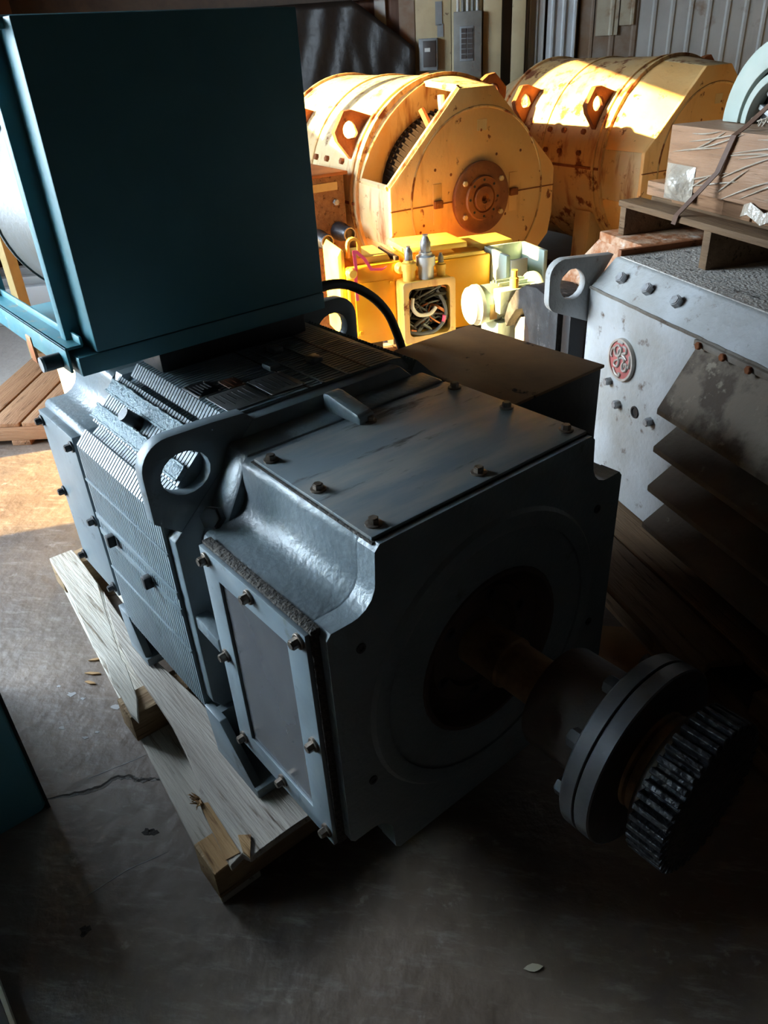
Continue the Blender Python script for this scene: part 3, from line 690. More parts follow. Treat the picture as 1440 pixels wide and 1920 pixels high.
# ------------------------------------------------------------------ left background
def pallet(name, loc, rz, L, W, label, mat='brown_wood', nb=6, h=.12, mat2=None, bw_=.11):
    e = empty(name, loc, rz, label, 'pallet'); m2 = mat2 or mat
    for y in (0, W / 2 - .02, W - .04): G().box((0, y, .018), (L, y + .04, h - .02)).build('stringer', m2, e, .002)
    for k in range(nb):
        x = (L - bw_) * k / (nb - 1) + random.uniform(-.006, .006); G().box((x, -.004, h - .02), (x + bw_, W + .004, h)).build('deck_board', mat, e, .002)
    for k in range(3):
        x = (L - .1) * k / 2; G().box((x, 0, 0), (x + .1, W, .018)).build('bottom_board', m2, e, .002)
    return e
wood('brown_wood_y', (.30, .165, .085), (.20, .10, .05), (.06, .03, .015), 1)
pa2 = empty('brown_pallet', (-3.0, .30, 0), R(140), 'reddish-brown wooden pallet on the floor behind the motor', 'pallet')
for y in (-.26, -.08, .10, .28, .46): 
    G().box((0, y, .108), (1.1, y + .165, .130)).build('deck_board', 'brown_wood', pa2, .003)
for x in (0, .5, 1.0): G().box((x, -.26, .03), (x + .09, .63, .108)).build('beam', 'brown_wood_y', pa2, .003)
for y in (-.12, .25): G().box((0, y, 0), (1.1, y + .10, .03)).build('bottom_board', 'brown_wood', pa2, .003)
o = G().box((0, 0, 0), (.07, .07, 2.6)).build('timber_post', 'tan_post', None, .004); o.location = (-4.45, .53, 0); o.rotation_euler = (0, 0, .3)
tag(o, 'tan wooden post standing at the far left edge behind the blower', 'post')
e = empty('white_steel_rack', (-5.7, 1.05, 0), R(60), 'low white steel channel rack on the floor far behind the blower', 'rack')
for k in range(3): 
    G().box((-.6, -.35 + k * .35, .0), (.8, -.25 + k * .35, .28)).build('channel', 'white_metal', e, .01)
G().box((-.55, -.40, .28), (-.45, .55, .32)).build('cross_bar', 'white_metal', e, .01)
e = empty('pale_crate', (-2.35, .22, 0), R(8), 'small white and orange crate half hidden behind the motor', 'crate')
G().box((-.12, -.03, 0), (.10, .0, .70)).build('panel', 'white_wood', e, .003)
G().box((-.12, .0, 0), (.08, .22, .66)).build('body', 'copper', e, .004)
G().box((-.10, .02, .66), (.06, .16, .668)).build('pink_tape', 'pink_ribbon', e)

# ------------------------------------------------------------------ two big yellow motors
def yellow_motor(xf, yc, label, opened, rz=R(-8)):
    n = Vector((cos(rz), sin(rz), 0)); v = Vector((-n.y, n.x, 0))
    e = empty('yellow_motor', n * (xf - .7) + v * yc, rz, label, 'electric motor', 'big yellow motors by the back wall')
    O = (-.7, 0, 0); ZC = .882
    def g(): return G(O)
    P = [(-.15, .602), (.10, .602), (.585, .135), (.605, .10), (.605, -.17), (.58, -.30), (.40, -.47), (.22, -.60), (-.24, -.60), (-.46, -.42), (-.645, -.20), (-.645, .13)]
    PA = [(y, z + ZC) for y, z in P]
    g().prism(PA, 'x', -.035, 0).build('end_shield', 'cast_yellow', e, .008)
    # ribs of the bell back to the ring
    XR_ = -.37; RR = .655
    def radial(p):
        l = math.hypot(*p); return (p[0] / l * RR, p[1] / l * RR)
    for i in range(len(P)):
        p, q = P[i], P[(i + 1) % len(P)]
        if opened and i == len(P) - 1: continue
        a, b = radial(p), radial(q); m = 6 if not (i == 1) else 8
        outer = []; 
        gg = g(); vs = []; fs = []
        for k in range(m + 1):
            t = k / m; f = (p[0] + (q[0] - p[0]) * t, p[1] + (q[1] - p[1]) * t)
            mid = (a[0] + (b[0] - a[0]) * t, a[1] + (b[1] - a[1]) * t); r_ = radial(mid)
            s = .955
            vs += [(-.02, f[0], f[1] + ZC), (XR_, r_[0], r_[1] + ZC), (XR_, r_[0] * s, r_[1] * s + ZC), (-.02, f[0] * s, f[1] * s + ZC)]
        for k in range(m):
            for j in range(4):
                fs.append((4 * k + j, 4 * k + (j + 1) % 4, 4 * k + 4 + (j + 1) % 4, 4 * k + 4 + j))
        fs += [(3, 2, 1, 0), tuple(4 * m + j for j in range(4))]
        gg.add(vs, fs).build('bell_panel', 'cream_shell' if i in (0, 10) else 'cast_yellow', e, .004)
    if opened:
        p, q = P[-1], P[0]
        # light edge rails round the opening, curved cover next to the ring
        for (A, B, w_) in (((-.02, p[0], p[1]), (-.02, q[0], q[1]), .016), ((-.02, q[0], q[1]), (-.315, -.155, .62), .018), ((-.02, p[0], p[1]), (-.315, -.64, .14), .018)):
            g().tube([(A[0], A[1], A[2] + ZC), (B[0], B[1], B[2] + ZC)], w_, 6, 1).build('opening_rail', 'cream_shell', e, 0, 20)
        vs = []; fs = []; m = 12
        for k in range(m + 1):
            t = k / m; th = R(104 + (168 - 104) * t); f = (p[0] + (q[0] - p[0]) * (1 - t), p[1] + (q[1] - p[1]) * (1 - t))
            r_ = (RR * cos(th), RR * sin(th)); c_ = (r_[0] * .74 + f[0] * .26, r_[1] * .74 + f[1] * .26)
            vs += [(XR_, r_[0], r_[1] + ZC), (-.340, c_[0], c_[1] + ZC), (-.365, c_[0], c_[1] + ZC), (XR_ - .02, r_[0] * .965, r_[1] * .965 + ZC)]
        for k in range(m):
            for j in range(4): fs.append((4 * k + j, 4 * k + (j + 1) % 4, 4 * k + 4 + (j + 1) % 4, 4 * k + 4 + j))
        fs += [(3, 2, 1, 0), tuple(4 * m + j for j in range(4))]
        g().add(vs, fs).build('curved_cover', 'cast_yellow_worn', e, .004)
        g().lathe([(.20, 0), (.43, 0), (.46, .05), (.48, .50)], (-.62, 0, ZC), (1, 0, 0), 40).build('armature', 'windings', e)
        for k in range(26):
            th = R(95 + 4.2 * k)
            pth = [(-.35, .48 * cos(th), .48 * sin(th) + ZC), (-.22, .47 * cos(th + .06), .47 * sin(th + .06) + ZC), (-.19, .44 * cos(th + .10), .44 * sin(th + .10) + ZC), (-.17, .36 * cos(th + .14), .36 * sin(th + .14) + ZC)]
            g().tube(pth, .008, 5, 2).build('winding_bar', 'windings', e)
        g().tube([(-.10, -.21, ZC + .57), (-.09, -.21, ZC + .50), (-.08, -.20, ZC + .40)], .02, 8).build('hanging_rag', 'white_wood', e)
        g().cyl((-.20, -.28, ZC + .50), (-.14, -.26, ZC + .40), .02, 8).build('bracket', 'rust', e)
        g().tube([(-.05, -.42, ZC + .28), (-.10, -.28, ZC + .18), (-.12, -.2, ZC + .12)], .008, 6).build('lead', 'rust', e)
    # frame cylinder and rings
    g().lathe([(.640, -1.62), (.655, -1.60), (.655, -.40), (.60, -.40)], (0, 0, ZC), (1, 0, 0), 72).build('frame', 'cast_yellow_worn' if not opened else 'cream_shell', e)
    for x, r_ in ((-.36, .675), (-.44, .668), (-1.0, .665), (-1.57, .672)):
        g().lathe([(.64, 0), (r_, 0), (r_, .022), (.64, .022)], (x - .02, 0, ZC), (1, 0, 0), 72, caps=False).build('ring', 'cast_yellow_worn', e, .003)
    g().lathe([(.40, -1.95), (.55, -1.9), (.63, -1.62)], (0, 0, ZC), (1, 0, 0), 48).build('rear_bell', 'cream_shell', e)
    # split line
    for (y0, y1) in ((-.645, -.20), (.20, .605)): g().box((-.01, y0, ZC - .004), (.0025, y1, ZC + .003)).build('split_line', 'rust', e)
    g().box((-1.6, -.662, ZC - .008), (-.40, -.652, ZC + .008)).build('split_line', 'rust', e)
    # seam ring, hub flange
    g().lathe([(.492, 0), (.495, .005), (.503, .005), (.507, 0)], (0, .0, ZC), (1, 0, 0), 72, caps=False).build('face_ring', 'cast_yellow_worn', e)
    f = g().lathe([(.205, 0), (.208, .004), (.208, .030), (.198, .036), (.130, .036), (.124, .050), (.085, .050), (.080, .038), (.072, .038), (.068, .058), (.03, .060), (.028, .05), (.018, .05), (.016, .03), (0, .03)], (0, 0, ZC), (1, 0, 0), 48).build('hub_flange', 'rust_flange', e)
    for a in (35, 145, 215, 325): bolt(f, Vector((.036, .168 * cos(R(a)), ZC + .168 * sin(R(a)))) - Vector(O), (1, 0, 0), .016, .014, 'cream_shell', False)
    for k in range(8):
        a = R(45 * k); g().lathe([(.008, 0), (.008, .002), (0, .002)], (.050, .105 * cos(a), ZC + .105 * sin(a)), (1, 0, 0), 10).build('hub_hole', 'black_steel', f)
    for y in (-.315, .265):
        h = g().box((-.004, y - .032, ZC - .115), (.004, y + .032, ZC + .115)).build('hinge_pad', 'cast_yellow', e, .002)
        g().box((.0, y - .03, ZC - .022), (.022, y + .03, ZC + .022)).build('hinge', 'rust', h, .004)
    for k in range(10):
        a = random.uniform(0, 6.28); r_ = random.uniform(.25, .55)
        y, z = r_ * cos(a), r_ * sin(a) * .8
        g().lathe([(.009, 0), (.007, .002), (0, .002)], (0, y, ZC + z), (1, 0, 0), 8).build('rust_pit', 'rust', e)
    g().box((-.001, -.02, ZC + .37), (.0015, .05, ZC + .43)).build('sticker_remains', 'cream_shell', e)
    # lifting lugs of rusted plate with drop-shaped holes
    def lug(x, ang, mat='rust'):
        c, s = cos(R(ang)), sin(R(ang))
        lp = [(-.15, .60), (.15, .60), (.10, .77), (.065, .815), (-.065, .815), (-.10, .77)]
        hp = [(0 + .050 * cos(R(a)), .725 + .050 * sin(R(a))) for a in range(-30, 211, 24)] + [(-.014, .665), (.014, .665)]
        rot = lambda p: (p[1] * c - p[0] * s, p[1] * s + p[0] * c + ZC)
        g().prism([rot(p) for p in lp], 'x', x - .022, x + .022, [[rot(p) for p in hp]]).build('lifting_lug', mat, e, .005)
    lug(-.52, 146, 'rust'); lug(-1.28, 146, 'rust'); lug(-.52, 47, 'rust'); lug(-1.28, 47, 'rust')
    for x in (-.60, -.80, -.95):
        for a in (160, 172):
            c, s = cos(R(a)), sin(R(a)); bolt(e, Vector((x, .655 * c, ZC + .655 * s)) - Vector(O), (0, c, s), .020, .018, 'rust', False)
    # feet and skid
    for x in (-1.45, -.65):
        for s in (-1, 1):
            g().prism([(s * .62, .10), (s * .40, .10), (s * .42, .46), (s * .60, .58)], 'x', x, x + .16).build('foot', 'cream_shell', e, .006)
    for s in (-.55, .45): g().box((-1.7, s, 0), (-.2, s + .12, .10)).build('skid', 'dark_timber', e, .005)
    return e
yellow_motor(-3.0, 2.545, 'big yellow motor with open coil window and rusty round hub on its face', True)
yB = yellow_motor(-2.82, 4.42, 'big yellow motor at right rear with closed end, beside the wrapped crate', False)

# rusty brown control box left of the first yellow motor
rz = R(-8); n8 = Vector((cos(rz), sin(rz), 0)); v8 = Vector((-n8.y, n8.x, 0))
e = empty('brown_control_box', n8 * -3.52 + v8 * 1.70, rz, 'rusty brown control box with round dials behind the blue housing', 'control box')
G().box((-.35, -.22, 0), (.10, .13, 1.06)).build('body', 'brown_wood', e, .006)
G().box((-.37, -.24, 1.06), (.12, .15, 1.08)).build('lid', 'rust_flange', e, .004)
G().box((.10, -.12, .98), (.106, .08, 1.025)).build('label_strip', 'tan_post', e)
for y, z in ((.065, .74), (-.09, .72)):
    d = G().lathe([(.055, 0), (.055, .05), (.045, .07), (.045, .13), (.038, .14), (.030, .13), (0, .13)], (.10, y, z), (1, 0, 0), 24).build('dial', 'dark_steel', e)
    G().lathe([(.040, .135), (.040, .15), (.034, .15), (.034, .137)], (.10, y, z), (1, 0, 0), 24, caps=False).build('dial_ring', 'plate_alu', d)
bolt(e, (.10, .06, .91), (1, 0, 0), .018, .02, 'hex_grey', False)

# ------------------------------------------------------------------ orange gearbox unit
rz = R(-20); n20 = Vector((cos(rz), sin(rz), 0)); v20 = Vector((-n20.y, n20.x, 0))
XF = -2.94; GO = (XF - .25, 1.25, 0)
gb = empty('gearbox', n20 * GO[0] + v20 * GO[1], rz, 'bright orange gearbox with an open junction box full of wires', 'gearbox')
def gg(): return G(GO)
gg().box((XF - .34, .83, .26), (XF, 1.145, .70)).build('left_housing', 'gear_yellow', gb, .010)
gg().box((XF - .34, 1.14, .26), (XF - .02, 1.70, .665)).build('right_housing', 'gear_yellow', gb, .010)
gg().prism([(.79, .30), (.83, .30), (.83, .78), (.815, .80), (.79, .76)], 'x', XF - .33, XF - .03).build('end_flange', 'gear_yellow_light', gb, .008)
gg().box((XF, .865, .315), (XF + .006, 1.10, .61)).build('front_cover', 'gear_yellow', gb, .003)
for y in (.885, 1.08):
    for z in (.335, .59): bolt(gb, Vector((XF + .006, y, z)) - Vector(GO), (1, 0, 0), .012, .008, 'gear_yellow', False)
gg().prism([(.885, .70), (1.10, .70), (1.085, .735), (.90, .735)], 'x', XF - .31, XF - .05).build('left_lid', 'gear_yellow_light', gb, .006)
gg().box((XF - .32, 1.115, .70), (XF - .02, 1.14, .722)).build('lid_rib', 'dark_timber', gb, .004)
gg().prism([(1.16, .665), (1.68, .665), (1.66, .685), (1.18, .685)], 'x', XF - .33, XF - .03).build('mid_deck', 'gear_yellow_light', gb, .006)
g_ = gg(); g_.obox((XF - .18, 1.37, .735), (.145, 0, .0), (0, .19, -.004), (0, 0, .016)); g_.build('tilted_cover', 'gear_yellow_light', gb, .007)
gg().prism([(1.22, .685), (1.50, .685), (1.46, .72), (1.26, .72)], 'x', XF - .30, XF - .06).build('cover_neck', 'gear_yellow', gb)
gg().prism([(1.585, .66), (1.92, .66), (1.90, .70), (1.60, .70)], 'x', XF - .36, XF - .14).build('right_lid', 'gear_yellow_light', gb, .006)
gg().box((XF - .36, 1.70, .30), (XF - .14, 1.92, .66)).build('rear_housing', 'gear_yellow', gb, .008)
gg().prism([(.86, .735), (.875, .735), (.875, .80)] + arc(.90, .80, .025, 180, 0, 6) + [(.925, .735), (.94, .735)] + arc(.90, .80, .040, 0, 180, 6), 'x', XF - .10, XF - .07).build('eye_ring', 'gear_yellow_light', gb)
gg().lathe([(.03, 0), (.03, .03), (.02, .045), (0, .045)], (XF - .02, .855, .67), (1, 0, 0), 16).build('round_boss', 'gear_yellow_light', gb)
gg().lathe([(.03, 0), (.03, .03), (.02, .045), (0, .045)], (XF - .0, 1.13, .665), (1, 0, 0), 16).build('round_boss', 'gear_yellow_light', gb)
rb = gg().ribbon([(XF + .004, .875, .79), (XF + .012, .878, .70), (XF + .01, .872, .62), (XF + .008, .875, .52)], (0, .009, 0), .001).ribbon([(XF + .004, .885, .785), (XF + .01, .93, .74), (XF + .012, .965, .68), (XF + .012, 1.03, .672), (XF + .01, 1.05, .68)], (0, .006, .006), .001).build('ribbon', 'pink_ribbon', gb)
# junction box, open at the front
JX = XF + .13
jb = gg().prism(rrect(1.105, .275, 1.405, .605, .02), 'x', XF - .01, JX, [rrect(1.128, .300, 1.382, .578, .03)]).build('junction_box', 'gear_yellow_light', gb, .003)
gg().box((XF - .012, 1.12, .29), (XF + .012, 1.39, .59)).build('box_back', 'windings', jb)
gg().prism(rrect(1.100, .270, 1.410, .610, .02), 'x', JX, JX + .006, [rrect(1.132, .304, 1.378, .574, .03)]).build('box_rim', 'cast_yellow_worn', jb, .001)
for k in range(22):
    pts = []; y, z = random.uniform(1.15, 1.36), random.uniform(.32, .56)
    for j in range(6):
        pts.append((XF + .03 + random.uniform(0, .085), y, z))
        y = min(1.365, max(1.145, y + random.uniform(-.11, .11))); z = min(.56, max(.318, z + random.uniform(-.09, .09)))
    gg().tube(pts, random.choice((.005, .006, .009)), 6, 5).build('wire', random.choice(('grey_wire', 'grey_wire', 'rubber', 'rubber', 'rubber', 'copper', 'grey_wire')), jb)
gg().tube([(XF + .12, 1.16, .52), (XF + .125, 1.155, .47), (XF + .125, 1.19, .425), (XF + .12, 1.26, .42), (XF + .11, 1.30, .45)], .011, 8, 6).build('wire', 'white_wire', jb)
gg().tube([(XF + .11, 1.13, .33), (XF + .125, 1.2, .315), (XF + .125, 1.29, .32), (XF + .12, 1.35, .38), (XF + .12, 1.35, .46), (XF + .10, 1.31, .54)], .010, 8, 6).build('wire', 'grey_wire', jb)
gg().tube([(XF + .12, 1.34, .36), (XF + .125, 1.345, .40)], .011, 6, 2).build('wire', 'pink_ribbon', jb)
for y, z, s, m_ in ((1.165, .605, 1.1, 'gear_yellow_light'), (1.265, .605, 1.4, 'galvanised_bright'), (1.355, .605, .75, 'gear_yellow_light')):
    f = gg().lathe([(.032 * s, 0), (.032 * s, .05 * s), (.038 * s, .05 * s), (.038 * s, .085 * s), (.026 * s, .09 * s), (.026 * s, .10 * s)], (XF + .06, y, z), (0, 0, 1), 12).build('cable_fitting', m_, jb)
    gg().lathe([(.020 * s, .10 * s), (.022 * s, .135 * s), (.010 * s, .16 * s), (.012 * s, .165 * s)], (XF + .06, y, z), (0, 0, 1), 10).build('fitting_end', 'hex_grey', f)
for y in (.90, 1.55): gg().box((XF - .33, y, .10), (XF - .02, y + .12, .26)).build('foot', 'dark_timber', gb, .005)
gg().box((XF - .36, .80, 0), (XF + .05, 1.70, .10)).build('skid', 'dim_wood', gb, .005)
gg().lathe([(.03, 0), (.03, .06)], (XF + .08, 1.13, .215), (0, 0, 1), 12).build('drain_fitting', 'gear_yellow_light', jb)

# pale green channel bracket and small pump motor in front of the gearbox
e = empty('channel_bracket', n20 * (XF + .08) + v20 * 1.80, rz, 'pale green open steel channel at the right end of the gearbox', 'bracket')
q = (XF + .08, 1.80, 0)
for y in (1.72, 1.955): G(q).box((XF - .12, y - .012, .46), (XF + .16, y + .012, .685)).build('side_plate', 'pale_green_paint', e, .003)
G(q).box((XF - .12, 1.71, .46), (XF - .10, 1.965, .685)).build('back_plate', 'pale_green_paint', e, .003)
G(q).box((XF - .12, 1.71, .45), (XF + .18, 1.965, .47)).build('bottom_plate', 'pale_green_paint', e, .003)
G(q).box((XF + .15, 1.735, .47), (XF + .165, 1.84, .66)).build('front_plate', 'white_metal', e, .003)
G(q).box((XF - .05, 1.72, 0), (XF + .10, 1.88, .45)).build('leg', 'pale_green_paint', e, .004)
q = (-2.60, 1.56, 0)
e = empty('small_motor', n20 * q[0] + v20 * q[1], rz, 'small pale green finned motor with round fan cap beside the gearbox', 'small motor')
MZ = .50
G(q).lathe([(.10, 0), (.10, .14), (.095, .15), (.095, .34)], (-2.60, 1.43, MZ), (0, 1, 0), 32).build('body', 'pale_green_paint', e)
for k in range(20):
    a = R(18 * k); c, s = cos(a), sin(a)
    G(q).obox((-2.60 + .103 * c, 1.64, MZ + .103 * s), (.011 * c, 0, .011 * s), (0, .085, 0), (-.0025 * s, 0, .0025 * c)).build('fin', 'pale_green_paint', e)
fc = G(q).lathe([(0, -.045), (.030, -.046), (.034, -.040), (.085, -.040), (.098, -.030), (.103, -.005), (.108, 0), (.108, .02), (.10, .025)], (-2.60, 1.43, MZ), (0, 1, 0), 32).build('fan_cover', 'white_metal', e)
G(q).box((-2.52, 1.50, MZ - .02), (-2.44, 1.65, MZ + .10)).build('terminal_box', 'pale_green_paint', e, .006)
G(q).box((-2.505, 1.475, MZ - .06), (-2.500, 1.515, MZ + .02)).build('nameplate', 'cast_yellow_worn', e)
G(q).lathe([(.024, 0), (.024, .05), (.017, .055), (.017, .09)], (-2.48, 1.60, MZ + .10), (0, 0, 1), 12).build('cable_gland', 'gear_yellow_light', e)
G(q).lathe([(.13, 0), (.13, .03)], (-2.60, 1.77, MZ), (0, 1, 0), 28).build('flange', 'pale_green_paint', e, .003)
G(q).box((-2.70, 1.52, 0), (-2.50, 1.70, MZ - .085)).build('pedestal', 'pale_green_paint', e, .004)

# ------------------------------------------------------------------ grey-white motor on the right (rotated frame: x along its face, y back)
rg = R(-22); UX = Vector((cos(rg), sin(rg), 0)); UY = Vector((-UX.y, UX.x, 0))
def gw_(u, y, z=0): return UX * u + UY * y + Vector((0, 0, z))
EO = (-.75, 1.75, .15)
ge = empty('grey_motor', gw_(*EO), rg, 'large weathered grey-white motor with red round emblem and rusty louvres', 'electric motor')
def g6(): return G(EO)
def hull(b0, b1, z0, z1, z2, t0, t1):
    """box with a chamfered top: base rectangle b0-b1 from z0 to z1, top rectangle t0-t1 at z2"""
    (x0, y0), (x1, y1), (a0, c0), (a1, c1) = b0, b1, t0, t1
    vs = [(x0, y0, z0), (x1, y0, z0), (x1, y1, z0), (x0, y1, z0), (x0, y0, z1), (x1, y0, z1), (x1, y1, z1), (x0, y1, z1), (a0, c0, z2), (a1, c0, z2), (a1, c1, z2), (a0, c1, z2)]
    return vs, [(3, 2, 1, 0), (0, 1, 5, 4), (1, 2, 6, 5), (2, 3, 7, 6), (3, 0, 4, 7), (4, 5, 9, 8), (5, 6, 10, 9), (6, 7, 11, 10), (7, 4, 8, 11), (8, 9, 10, 11)]
g6().add(*hull((-1.43, 1.28), (.25, 2.35), .15, .905, 1.012, (-1.40, 1.36), (.25, 2.25))).build('body', 'grey_white_paint', ge, .008)
g6().add(*hull((-1.93, 1.44), (-1.40, 2.25), .15, .80, 1.02, (-1.72, 1.50), (-1.40, 2.2))).build('left_body', 'peeled_rust', ge, .012)
g6().box((-1.385, 1.37, 1.010), (.24, 2.24, 1.0155)).build('top_dust', 'pebbled_dust', ge)
g6().box((-1.70, 1.47, 1.00), (-1.40, 2.2, 1.037)).build('top_rail', 'peeled_rust', ge, .006)
g6().box((-1.405, 1.37, 1.00), (-1.383, 2.2, 1.036)).build('rail_edge', 'rust_flange', ge, .003)
# weld seam under the bevel
g6().tube([(-1.42 + .042 * k, 1.279 + random.uniform(-.0015, .0015), .905 + random.uniform(-.0015, .0015)) for k in range(40)], .006, 6, 1).build('weld_seam', 'grey_dirty', ge)
# lifting eye
lo = [(1.300, .765), (1.300, .89), (1.372, 1.013), (1.34, 1.014), (1.20, 1.018)] + arc(1.175, .956, .063, 95, 180, 7) + [(1.112, .885)] + arc(1.162, .870, .050, 180, 250, 5)
lh = arc(1.208, .922, .052, 0, 360, 18, .058)[:-1]
g6().prism(lo, 'x', -1.470, -1.432, [lh]).build('lifting_eye', 'grey_white_paint', ge, .008)
# bolts on the bevel and the face
bn = Vector((0, -.107, .08)).normalized()
for u in (-1.28, -1.12, -.96): bolt(ge, Vector((u, 1.322, .961)) - Vector(EO), bn, .020, .022, 'hex_grey', False, 'bolt', u * 7)
for u, z in ((-1.158, .535), (-.958, .549), (-1.23, .60)): bolt(ge, Vector((u, 1.28, z)) - Vector(EO), (0, -1, 0), .016, .022, 'hex_grey', False, 'bolt', u * 9)
g6().lathe([(.022, 0), (.022, .004), (.016, .004), (.014, .0005), (0, .0005)], (-1.055, 1.28, .545), (0, -1, 0), 20).build('bore', 'black_steel', ge)
# round emblem: red field, raised rim and flowing script monogram
EU, EZ = -1.164, .707
em = g6().lathe([(0, .010), (.072, .010), (.076, .008), (.076, 0)], (EU, 1.28, EZ), (0, -1, 0), 48).build('emblem', 'emblem_red', ge)
g6().lathe([(.069, .009), (.069, .014), (.077, .014), (.078, 0)], (EU, 1.28, EZ), (0, -1, 0), 48, caps=False).build('emblem_rim', 'emblem_silver', em)
def stroke(pts, r=.0046): g6().tube([(EU + a * .00115, 1.268, EZ + b * .00115) for a, b in pts], lambda t: r * (.75 + .5 * sin(pi * t)), 6, 5).build('script_stroke', 'emblem_silver', em)
stroke([(-6, 30), (-14, 42), (-30, 36), (-34, 20), (-24, 8), (-8, 12), (2, 28), (-2, 38), (-10, 30), (-12, 14), (-6, -8), (-14, -26), (-30, -24), (-28, -12), (-10, -2)])
stroke([(8, 46), (24, 44), (28, 32), (16, 26), (8, 20), (22, 16), (32, 10)])
stroke([(-4, 4), (10, 10), (22, 4), (14, -12), (20, -28), (36, -22), (36, -6), (24, -6), (26, -16)])
stroke([(-36, 30), (-48, 20), (-52, 4), (-46, -4)]); stroke([(46, 28), (52, 12), (48, -10), (42, -6)])
stroke([(-34, -36), (-20, -50), (-2, -54), (6, -46), (-4, -44)]); stroke([(-22, 52), (-6, 56), (6, 54)])
# louvre hood and slats
HU0, HU1 = -.785, .22
hd = g6().add([(HU0 + .0, 1.28, .885), (HU1, 1.28, .885), (HU1, 1.165, .690), (HU0, 1.165, .690), (HU0, 1.28, .865), (HU1, 1.28, .865), (HU1, 1.165, .672), (HU0, 1.165, .672)],
              [(0, 1, 2, 3), (7, 6, 5, 4), (3, 2, 6, 7), (0, 3, 7, 4), (1, 5, 6, 2), (0, 4, 5, 1)]).build('louvre_hood', 'hood_peel', ge, .002)
g6().box((HU0 + .0, 1.262, .885), (HU1, 1.282, .905)).build('hood_flange', 'grey_dirty', hd, .003)
for k in range(7): bolt(hd, Vector((HU0 + .03 + k * .11, 1.262, .893)) - Vector(EO), (0, -1, .1), .012, .010, 'rust', False)
for k in range(3):
    z = .555 - k * .148; s = 1.0
    g6().add([(HU0, 1.272, z + .072), (HU1, 1.272, z + .072), (HU1, 1.172, z), (HU0, 1.172, z), (HU0, 1.272, z + .050), (HU1, 1.272, z + .050), (HU1, 1.172, z - .020), (HU0, 1.172, z - .020)],
             [(0, 1, 2, 3), (7, 6, 5, 4), (3, 2, 6, 7), (0, 3, 7, 4), (1, 5, 6, 2), (0, 4, 5, 1)]).build('louvre_slat', 'louvre_dirt', ge, .002)
g6().box((HU0 + .005, 1.274, .16), (HU1, 1.2795, .87)).build('louvre_back', 'black_steel', ge)
g6().prism([(1.28, .885), (1.165, .690), (1.165, .672), (1.285, .64), (1.285, .15)], 'x', HU0 - .004, HU0 + .002).build('louvre_cheek', 'louvre_dirt', ge) if False else None

# pallet below the grey motor
e = empty('dark_pallet', gw_(-.9, 1.5, 0), rg, 'dark worn pallet under the grey-white motor', 'pallet')
q = (-.9, 1.5, 0)
y = .958
for k, (wd, x1) in enumerate(((.178, -.20), (.15, .26), (.16, .24), (.16, .25), (.16, .25), (.16, .25), (.16, .25))):
    pl_ = [(-1.47, y), (x1 - .02, y), (x1, y + wd * .3), (x1 - .015, y + wd * .5), (x1 + .01, y + wd), (-1.47, y + wd)]
    G(q).prism(pl_, 'z', .118, .148).build('deck_board', 'dim_wood', e, .004); y += wd + .012
for x in (-1.45, -1.0, -.42): G(q).box((x, 1.0, .02), (x + .12, 2.1, .118)).build('beam', 'dim_wood', e, .003)
for yy in (1.0, 1.5, 1.95): G(q).box((-1.47, yy, 0), (.2, yy + .12, .02)).build('bottom_board', 'dim_wood', e, .003)
G(q).box((-.10, 1.10, .02), (.12, 1.22, .112)).build('block', 'dim_wood', e, .004)
o = G().prism([(-.16, -.10), (.15, -.13), (.18, .05), (.02, .15), (-.14, .11)], 'z', lambda p: .0 + .03 * abs(p[0]), lambda p: .004 + .03 * abs(p[0])).build('cardboard_scrap', 'brown_dust', None, 0, 0)
o.location = (-.10, 1.00, .001); o.rotation_euler = (0, 0, .5); tag(o, 'brown cardboard scrap on the floor between the two motors', 'cardboard')

# pallet on top of the grey motor, with wrapped timber crate
e = empty('upper_pallet', gw_(-1.2, 1.7, 1.037), rg, 'brown wooden pallet lying on top of the grey-white motor', 'pallet')
q = (-1.2, 1.7, 1.037)
for u in (-1.615, -1.115, -.60): G(q).box((u, 1.50, 1.0375 if u < -1.4 else 1.016), (u + .038, 2.2, 1.14)).build('stringer', 'dim_wood', e, .003)
for k, yy in enumerate((1.495, 1.64, 1.79, 1.94, 2.09)): G(q).box((-1.625, yy, 1.14), (-.55, yy + .10 + .01 * (k % 2), 1.163)).build('deck_board', 'dim_wood', e, .004)
cr = empty('wrapped_crate', gw_(-1.1, 1.85, 1.163), rg, 'low timber crate wrapped in stretch film on the upper pallet', 'crate')
q = (-1.1, 1.85, 1.163)
for u, a in ((-1.47, .42), (-1.19, .10), (-1.04, .45)): G(q).box((u, 1.62, 1.163), (min(u + a, -.58), 1.71, 1.215)).build('bearer', 'brown_wood', cr, .003)
G(q).box((-1.50, 1.60, 1.215), (-.55, 2.12, 1.425)).build('box_wall', 'wrapped_wood', cr, .006)
G(q).box((-1.66, 1.64, 1.163), (-1.48, 1.72, 1.215)).build('rail', 'wrapped_wood', cr, .004)
